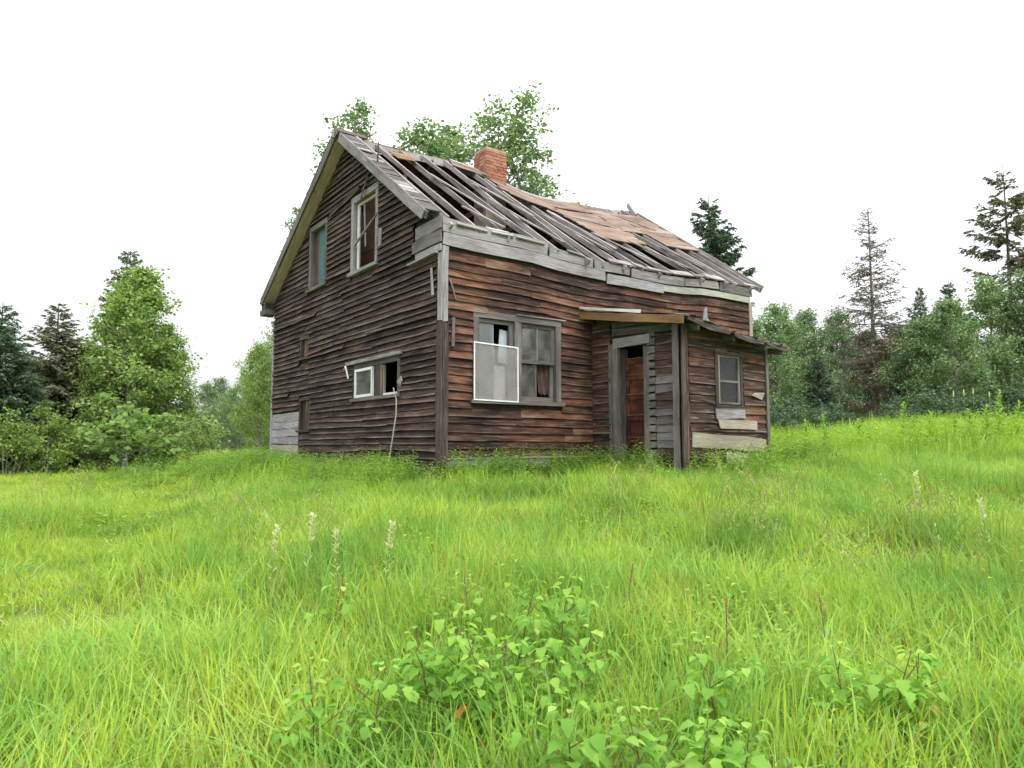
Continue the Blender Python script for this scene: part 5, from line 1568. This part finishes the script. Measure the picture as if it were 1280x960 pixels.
GSH = 'shrubs along the left tree edge'
for (u, v, d, kind, lab, mat, sxy) in (
    (12, 512, 17.5, K_SHR[0], 'reddish-green shrub at the left picture edge under the blue spruce', F_SHRUB, 1.0),
    (58, 505, 18.5, K_SHR[1], 'twiggy olive shrub below the brownish spruce', F_SHRUB, 1.1),
    (96, 528, 19, K_SHR[0], 'low shrub right of the brownish spruce', F_SHRUB, 1.2),
    (132, 540, 19.5, K_SHR[1], 'small dark shrub left of the large-leaved pale shrub', F_DARK, 1.2),
    (178, 490, 18.5, K_SHRL, 'pale shrub with large leaves before the yellow-green tree', F_SHRUBL, 1.25),
    (212, 522, 19.5, K_SHR[0], 'olive shrub right of the large-leaved pale shrub', F_SHRUB, 1.1),
    (240, 530, 21, K_SHR[1], 'rightmost shrub of the left tree edge, by the distant gap', F_SHRUB, 1.0)):
    x, y = at(u, d)
    place_tree('shrub', kind, x, y, top_h(v, d, x, y) / 2.2, lab, 'shrub', GSH, mat, sxy=sxy)
GSR = 'shrubs under the right tree line'
for (u, v, d, kind, lab, mat, sxy) in (
    (962, 500, 24, K_SHR[0], 'green shrub just right of the porch end wall', F_DARK, 1.2),
    (1000, 492, 27, K_SHR[1], 'round shrub beneath the pale aspen', F_DARK, 1.3),
    (1048, 505, 28, K_SHR[0], 'dark shrub left of the dead spruce trunk', F_DARK, 1.3),
    (1125, 500, 28, K_SHR[1], 'dark shrub right of the dead spruce trunk', F_DARK, 1.3),
    (1172, 488, 28, K_SHR[0], 'green shrub beneath the two dark spruce tips', F_DARK, 1.4),
    (1222, 480, 29, K_SHR[1], 'green shrub beneath the broad aspen on the right', F_DARK, 1.4),
    (1272, 478, 28, K_SHR[0], 'shrub at the right picture edge under the aspens', F_DARK, 1.4)):
    x, y = at(u, d)
    place_tree('shrub', kind, x, y, top_h(v, d, x, y) / 2.2, lab, 'shrub', GSR, mat, sxy=sxy)

far_wood('far_wood', [(u, 430 + 22 * math.sin(u * .31) , 52 + 5 * math.sin(u)) for u in range(935, 1400, 26)] + [(u, 470 + 14 * math.sin(u * .31), 60 + 5 * math.sin(u)) for u in range(400, 935, 40)], 'dark far wood filling the gaps behind the right-hand trees', F_DARK)
far_wood('far_wood', [(u, 505 + 10 * math.sin(u * .4), 75 + 5 * math.sin(u)) for u in range(-140, 345, 22)] + [(u, 470 + 20 * math.sin(u * .4), 36 + 3 * math.sin(u)) for u in range(-120, 130, 30)], 'grey-green far wood filling the gaps behind the left-hand trees', F_ASPD)

# ================================================================== saplings in the meadow: every leaf is a part
m_sapleaf = foliage('sapling_leaf', [(0, (.15, .32, .055)), (.5, (.23, .43, .075)), (1, (.33, .53, .10))], .5, island=False, rough=.75)
m_sapleaf2 = foliage('sapling_leaf_young', [(0, (.27, .47, .08)), (1, (.38, .55, .11))], .45, island=False)
m_rustleaf = foliage('rust_leaf', [(0, (.28, .07, .03)), (.5, (.42, .14, .04)), (1, (.48, .26, .07))], .3, island=False)
m_sapstem = plain('red_brown_stem', (.17, .13, .05), .7, .3)
def sap_leaf(name, L, W, droop, lobes, mat):
    n = 7
    V, F = [], []
    prof = [0.10, .62, .95, 1.0, .78, .42, 0.03]
    if lobes: prof = [.10, .55, 1.0, .72, .85, .40, .03]
    for k in range(n):
        t = k / (n - 1)
        x = L * t; z = -droop * L * t * t
        w = W * prof[k] * .5
        V += [(x, -w, z + w * .28), (x, 0, z), (x, w, z + w * .28)]
    for k in range(n - 1):
        a, b = 3 * k, 3 * (k + 1)
        F += [(a, a + 1, b + 1, b), (a + 1, a + 2, b + 2, b + 1)]
    me = bpy.data.meshes.new(name); me.from_pydata(V, [], F); me.materials.append(mat)
    me.polygons.foreach_set('use_smooth', [True] * len(me.polygons))
    return me
LEAVES = [sap_leaf('leaf', .088, .070, .45, False, m_sapleaf), sap_leaf('leaf', .085, .076, .65, True, m_sapleaf), sap_leaf('leaf', .075, .058, .3, True, m_sapleaf)]
YOUNG = [sap_leaf('leaf', .06, .045, .2, False, m_sapleaf2)]
RUST = [sap_leaf('leaf', .08, .065, .6, True, m_rustleaf)]
def sapling(x, y, H, nleaf, label, seed, rust=0, size=1.0, name='sapling', group='leafy saplings in the foreground grass'):
    rng = random.Random(seed)
    r = empty(name, (x, y, gz(x, y) - .02), rng.uniform(0, 6.28))
    mb = MB()
    lx, ly = rng.uniform(-.08, .08), rng.uniform(-.08, .08)
    pts = [Vector((lx * t * t * H * 2, ly * t * t * H * 2, H * t)) for t in (0, .25, .5, .75, 1)]
    mb.tube(pts, [.005, .0045, .004, .003, .002], 5)
    twigs = []
    for k in range(6):
        t = .25 + .11 * k; a = k * 2.3 + seed
        p = Vector((lx * t * t * H * 2, ly * t * t * H * 2, H * t)); l = H * rng.uniform(.22, .38)
        q = p + Vector((math.cos(a) * l * .8, math.sin(a) * l * .8, l * .55))
        mb.tube([p, q], [.003, .0015], 4, cap=False); twigs.append((p, q))
    mb.build('stem', m_sapstem, r)
    nleaf = int(nleaf * 1.9)
    for k in range(nleaf):
        if rng.random() < .45:
            t = .22 + .78 * (k + .5) / nleaf
            p = Vector((lx * t * t * H * 2, ly * t * t * H * 2, H * t))
        else:
            a, b = twigs[rng.randrange(6)]; p = a.lerp(b, rng.uniform(.25, 1.0)); t = p.z / H
        if k < 15:
            q_ = k // 3
            p = pts[-1] if q_ == 0 else twigs[q_][1]; t = .98 if q_ == 0 else .85
        me = rng.choice(YOUNG) if t > .96 else rng.choice(LEAVES)
        if 15 <= k < 15 + rust: me = RUST[0]
        o = bpy.data.objects.new('leaf', me)
        az = k * 2.4 + rng.uniform(-.4, .4); pet = rng.uniform(.02, .05)
        o.location = p + Vector((math.cos(az) * pet, math.sin(az) * pet, rng.uniform(-.005, .015)))
        o.rotation_euler = (rng.uniform(-.35, .35), rng.uniform(-.35, .45), az)
        s = size * rng.uniform(.7, 1.05) * (1.0 if t < .8 else .8)
        o.scale = (s, s, s)
        link(o, r)
    return tag(r, label, 'sapling', group)
SAPS = [
    (-0.24, 4.26, 0.62, 20, 0, 'slender sapling at the back left of the central sapling patch'),
    (0.04, 4.05, 0.66, 26, 0, 'tall sapling at the back of the central patch, left of its tallest stem'),
    (0.25, 3.98, 0.7, 28, 0, 'tallest sapling at the back right of the central patch'),
    (0.11, 3.56, 0.62, 28, 0, 'sapling in the middle of the central patch behind the bushiest one'),
    (0.3, 3.38, 0.6, 24, 0, 'sapling at the right flank of the central patch'),
    (-0.26, 3.47, 0.66, 34, 0, 'bushiest sapling in the centre left of the patch'),
    (-0.11, 3.38, 0.62, 30, 0, 'sapling just right of the bushiest one in the central patch'),
    (-0.38, 3.43, 0.58, 26, 0, 'sapling at the left flank of the central patch'),
    (-0.15, 3.23, 0.5, 20, 3, 'low sapling with rusty lower leaves in front of the bushiest one'),
    (0.18, 3.27, 0.5, 20, 0, 'low sapling at the front right of the central patch'),
    (-0.03, 3.31, 0.55, 22, 0, 'low sapling at the front middle of the central patch'),
    (-1.07, 4.32, 0.52, 14, 0, 'small lone sapling up the slope left of the central patch'),
    (-0.81, 3.05, 0.56, 25, 0, 'lone sapling low on the left, left one of a pair'),
    (-0.59, 3.08, 0.52, 22, 0, 'lone sapling low on the left, right one of a pair'),
    (0.22, 2.67, 0.56, 28, 0, 'leftmost sapling of the group along the bottom edge'),
    (0.48, 2.61, 0.56, 32, 0, 'second sapling from the left in the group along the bottom edge'),
    (0.64, 2.55, 0.54, 32, 0, 'third sapling from the left in the group along the bottom edge'),
    (0.8, 2.58, 0.49, 28, 0, 'rightmost sapling of the group along the bottom edge'),
    (0.86, 3.05, 0.63, 41, 0, 'full sapling behind the bottom-edge group, right of the central patch'),
    (1.43, 3.14, 0.56, 32, 0, 'left one of three saplings standing in a row on the right'),
    (1.64, 3.18, 0.56, 28, 0, 'middle one of three saplings standing in a row on the right'),
    (1.72, 3.14, 0.54, 28, 3, 'right one of three saplings in a row, beside rust-red leaves'),
]
for i, (x, y, H, n, rust, lab) in enumerate(SAPS):
    sapling(x, y, H * .92, n, lab, 100 + i, rust, .82 + .1 * (i % 3))

# pale bolting stalks, tall weeds, reddish docks, flowers: single plants
m_palestalk = foliage('pale_stalk', [(0, (.42, .46, .24)), (1, (.62, .64, .42))], .4)
m_dock = foliage('dock_red', [(0, (.24, .10, .06)), (.6, (.34, .16, .09)), (1, (.40, .27, .13))], .25)
m_tallweed = foliage('tall_weed_leaf', [(0, (.14, .28, .04)), (.5, (.24, .42, .055)), (1, (.36, .54, .08))], .45)
m_pinkish = foliage('weed_flower', [(0, (.40, .30, .24)), (1, (.52, .44, .32))], .3)
m_whitefl = plain('white_petal', (.75, .75, .72), .7, .1)
m_yellowfl = plain('yellow_petal', (.75, .42, .02), .7, .2)
def weed(name, x, y, H, mats, nleaf, ll, lw, label, cat, group, seed, tip=0, tipsize=.02, lean=.08, updir=.6, low=.1):
    """one plant: stem, alternate leaves, and a flower or seed spike at the tip"""
    rng = random.Random(seed)
    r = empty(name, (x, y, gz(x, y) - .02))
    a0 = rng.uniform(0, 6.28); dx, dy = math.cos(a0) * lean, math.sin(a0) * lean
    P_ = lambda t: Vector((dx * H * t * t, dy * H * t * t, H * t))
    mb = MB(); mb.tube([P_(k / 4) for k in range(5)], [.006, .005, .004, .003, .002], 5)
    mb.build('stem', mats[0], r)
    lf = MB()
    for k in range(nleaf):
        t = low + (1 - low) * (k + .5) / nleaf
        p = P_(t); az = k * 2.4 + rng.uniform(-.4, .4); el = updir * rng.uniform(.4, 1.4) - .1
        l = ll * rng.uniform(.7, 1.1) * (1.2 - .75 * t); w = lw * rng.uniform(.7, 1.1) * (1.2 - .7 * t)
        d = Vector((math.cos(az) * math.cos(el), math.sin(az) * math.cos(el), math.sin(el))); s = Vector((-math.sin(az), math.cos(az), 0)) * w / 2
        dr = Vector((0, 0, -l * .12))
        lf.add([p, p + d * l * .35 + s, p + d * l * .7 + s * .7 + dr * .5, p + d * l + dr, p + d * l * .7 - s * .7 + dr * .5, p + d * l * .35 - s], [(0, 1, 5), (1, 2, 4, 5), (2, 3, 4)])
    if nleaf: lf.build('foliage', mats[1], r)
    if tip:
        tp = MB()
        for k in range(tip):
            t = 1 - .22 * (k / tip); p = P_(t); az = k * 2.4
            l = tipsize * rng.uniform(.7, 1.4)
            d = Vector((math.cos(az), math.sin(az), .9)).normalized(); s = Vector((-math.sin(az), math.cos(az), 0)) * l * .35
            tp.add([p, p + d * l * .5 + s, p + d * l, p + d * l * .5 - s], [(0, 1, 2, 3)])
        tp.build('seed_spike', mats[2], r)
    return tag(r, label, cat, group)

for i, (x, y, H, lab) in enumerate((
    (-1.53, 4.56, .80, 'pale bolting stalk, leftmost of four in the grass left of centre'),
    (-1.36, 4.76, .82, 'pale feathery stalk, second from left of four in the grass'),
    (-1.12, 4.63, .75, 'pale bolting stalk, third from left of four in the grass'),
    (-.80, 4.55, .80, 'slim pale stalk, rightmost of four below the house corner'),
    (3.61, 6.32, .80, 'pale bushy stalk in the grass to the right of the porch'),
    (3.65, 5.53, .75, 'short pale stalk near the right picture edge'))):
    weed('pale_stalk', x, y, H, [m_stalk, m_palestalk, m_palestalk], 16, .09, .012, lab, 'weed', 'pale stalks standing in the meadow', 200 + i, 26, .035, .06, 1.0, .55)
for i, (x, y, H, lab) in enumerate((
    (1.1, 3.74, .60, 'red-brown dock with upright seed spike right of centre'),
    (.71, 4.54, .55, 'red-brown dock behind the central saplings'),
    (1.74, 4.04, .50, 'small red dock above the row of three saplings'),
    (-2.59, 5.12, .50, 'thin reddish dock far left in the meadow'),
    (-1.01, 4.41, .50, 'thin reddish dock left of the central saplings'),
    (1.80, 6.62, .55, 'thin reddish dock in the grass below the porch corner'))):
    weed('dock', x, y, H, [m_sapstem, m_dock, m_dock], 5, .10, .022, lab, 'weed', 'red-brown docks in the meadow', 230 + i, 22, .016, .12, .8, .35)
for i, (u, v, d, lab) in enumerate((
    (1008, 526, 13.0, 'leafy tall weed nearest the porch on the right skyline'),
    (1033, 518, 14.0, 'leafy tall weed second from the porch on the right skyline'),
    (1076, 524, 13.5, 'leafy tall weed left of the dead spruce trunk'),
    (1130, 503, 13.6, 'tall leafy weed right of the dead spruce trunk, largest of its clump'),
    (1143, 520, 14.2, 'leafy weed leaning beside the large one by the dead spruce'),
    (1162, 515, 13.2, 'leafy weed in the middle of the right skyline'),
    (1181, 524, 14.0, 'short leafy weed right of the middle of the right skyline'),
    (1214, 511, 13.4, 'leafy weed left of the tallest weed at the right'),
    (1233, 506, 12.8, 'leafy weed touching the tallest weed at the right'),
    (1250, 487, 13.2, 'tallest leafy weed with pinkish flower top near the right edge'),
    (1273, 502, 13.0, 'leafy tall weed at the right edge of the picture'),
    (1196, 518, 15.0, 'leafy weed below the four pale grass spikes'))):
    x, y = at(u, d); H = max(.5, top_h(v, d, x, y))
    weed('tall_weed', x, y, H, [m_stalk, m_tallweed, m_pinkish], 80, .26, .065, lab, 'weed', 'tall leafy weeds on the right skyline', 260 + i, 14 if i in (2, 7, 9, 10) else 0, .04, .05, .7, .05)
for i, (u, v, d, lab) in enumerate(((1194, 488, 15, 'pale grass spike on the right skyline, first of four from the left'), (1207, 486, 15.2, 'pale grass spike on the right skyline, second of four'),
                                    (1219, 485, 15, 'pale grass spike on the right skyline, third of four'), (1239, 489, 14.6, 'pale grass spike beside the tallest weed on the right'))):
    x, y = at(u, d); H = top_h(v, d, x, y)
    r = empty('grass_spike', (x, y, gz(x, y)))
    mb = MB(); mb.tube([(0, 0, 0), (.01, 0, H * .5), (.02, .01, H * .9)], [.005, .004, .003], 5); mb.build('stem', m_stalk, r)
    mb = MB(); mb.tube([(.02, .01, H * .88), (.021, .01, H * .91), (.023, .01, H * .96), (.025, .01, H)], [.004, .015, .014, .003], 7); mb.build('spike', m_palestalk, r, True)
    tag(r, lab, 'grass spike', 'pale grass spikes on the right skyline')
# weeds with small white flowers by the house foot, and two yellow flowers by the left shrubs
def flower(name, x, y, H, m, label, group, seed, heads=3, rad=.035):
    rng = random.Random(seed)
    r = empty(name, (x, y, gz(x, y) - .02))
    st = MB(); hd = MB()
    for k in range(heads):
        a = rng.uniform(0, 6.28); p = Vector((math.cos(a) * .09, math.sin(a) * .09, H * rng.uniform(.85, 1.05)))
        st.tube([(0, 0, 0), (p.x * .3, p.y * .3, p.z * .6), tuple(p)], [.004, .003, .0025], 4)
        for q in range(9):
            b = q / 9 * 6.28
            d = Vector((math.cos(b), math.sin(b), .25)) * rad; s = Vector((-math.sin(b), math.cos(b), 0)) * rad * .3
            hd.add([p, p + d * .6 + s, p + d, p + d * .6 - s], [(0, 1, 2, 3)])
    st.build('stem', m_stalk, r); hd.build('petals', m, r)
    return tag(r, label, 'flower', group)
w = hworld(-.5, 2.15)
flower('white_flower', w.x, w.y, .55, m_whitefl, 'small white flowers on thin stems left of the leaning pole', 'white flowers', 301, 6, .03)
w = hworld(.7, -.9)
flower('white_flower', w.x, w.y, .40, m_whitefl, 'tiny white flowers in the grass below the front window', 'white flowers', 302, 3, .025)
x, y = at(152, 16)
flower('white_flower', x, y, .5, m_whitefl, 'small white flowers in front of the large-leaved pale shrub', 'white flowers', 303, 5, .035)
x, y = at(226, 17.5)
flower('yellow_flower', x, y, .55, m_yellowfl, 'bright yellow flowers below the rightmost shrub at left', None, 304, 3, .06)
# bushy weed growing in the doorway, and a tuft on the wall foot
w = hworld(PX0 - .35, -1.15)
for k, (dx, dy, H, lab) in enumerate(((0, 0, .62, 'dark bushy weed growing up in front of the porch door'), (.2, -.22, .5, 'lighter leafy weed beside the dark one at the porch door'))):
    weed('door_weed', w.x + dx, w.y + dy, H, [m_stalk, m_weed if k == 0 else m_tallweed, m_weed], 70, .17, .05, lab, 'weed', None, 320 + k, 0, .02, .05, .5, .05)
for k, (lx, ly, H, lab) in enumerate(((.95, -.16, .62, 'grass tuft rooted at the front wall foot near the corner post'), (2.0, -.35, .62, 'upright leafy weed by the front wall skirting'), (-.35, 1.6, .75, 'leafy flowering weed at the gable foot behind the pole'), (-.4, 3.0, .65, 'leafy weed at the gable foot below the small window sash'))):
    w = hworld(lx, ly)
    weed('wall_weed', w.x, w.y, H, [m_stalk, m_tallweed, m_pinkish], 34, .15, .022, lab, 'weed', None, 340 + k, 6 if k > 1 else 0, .03, .12, .9, .1)
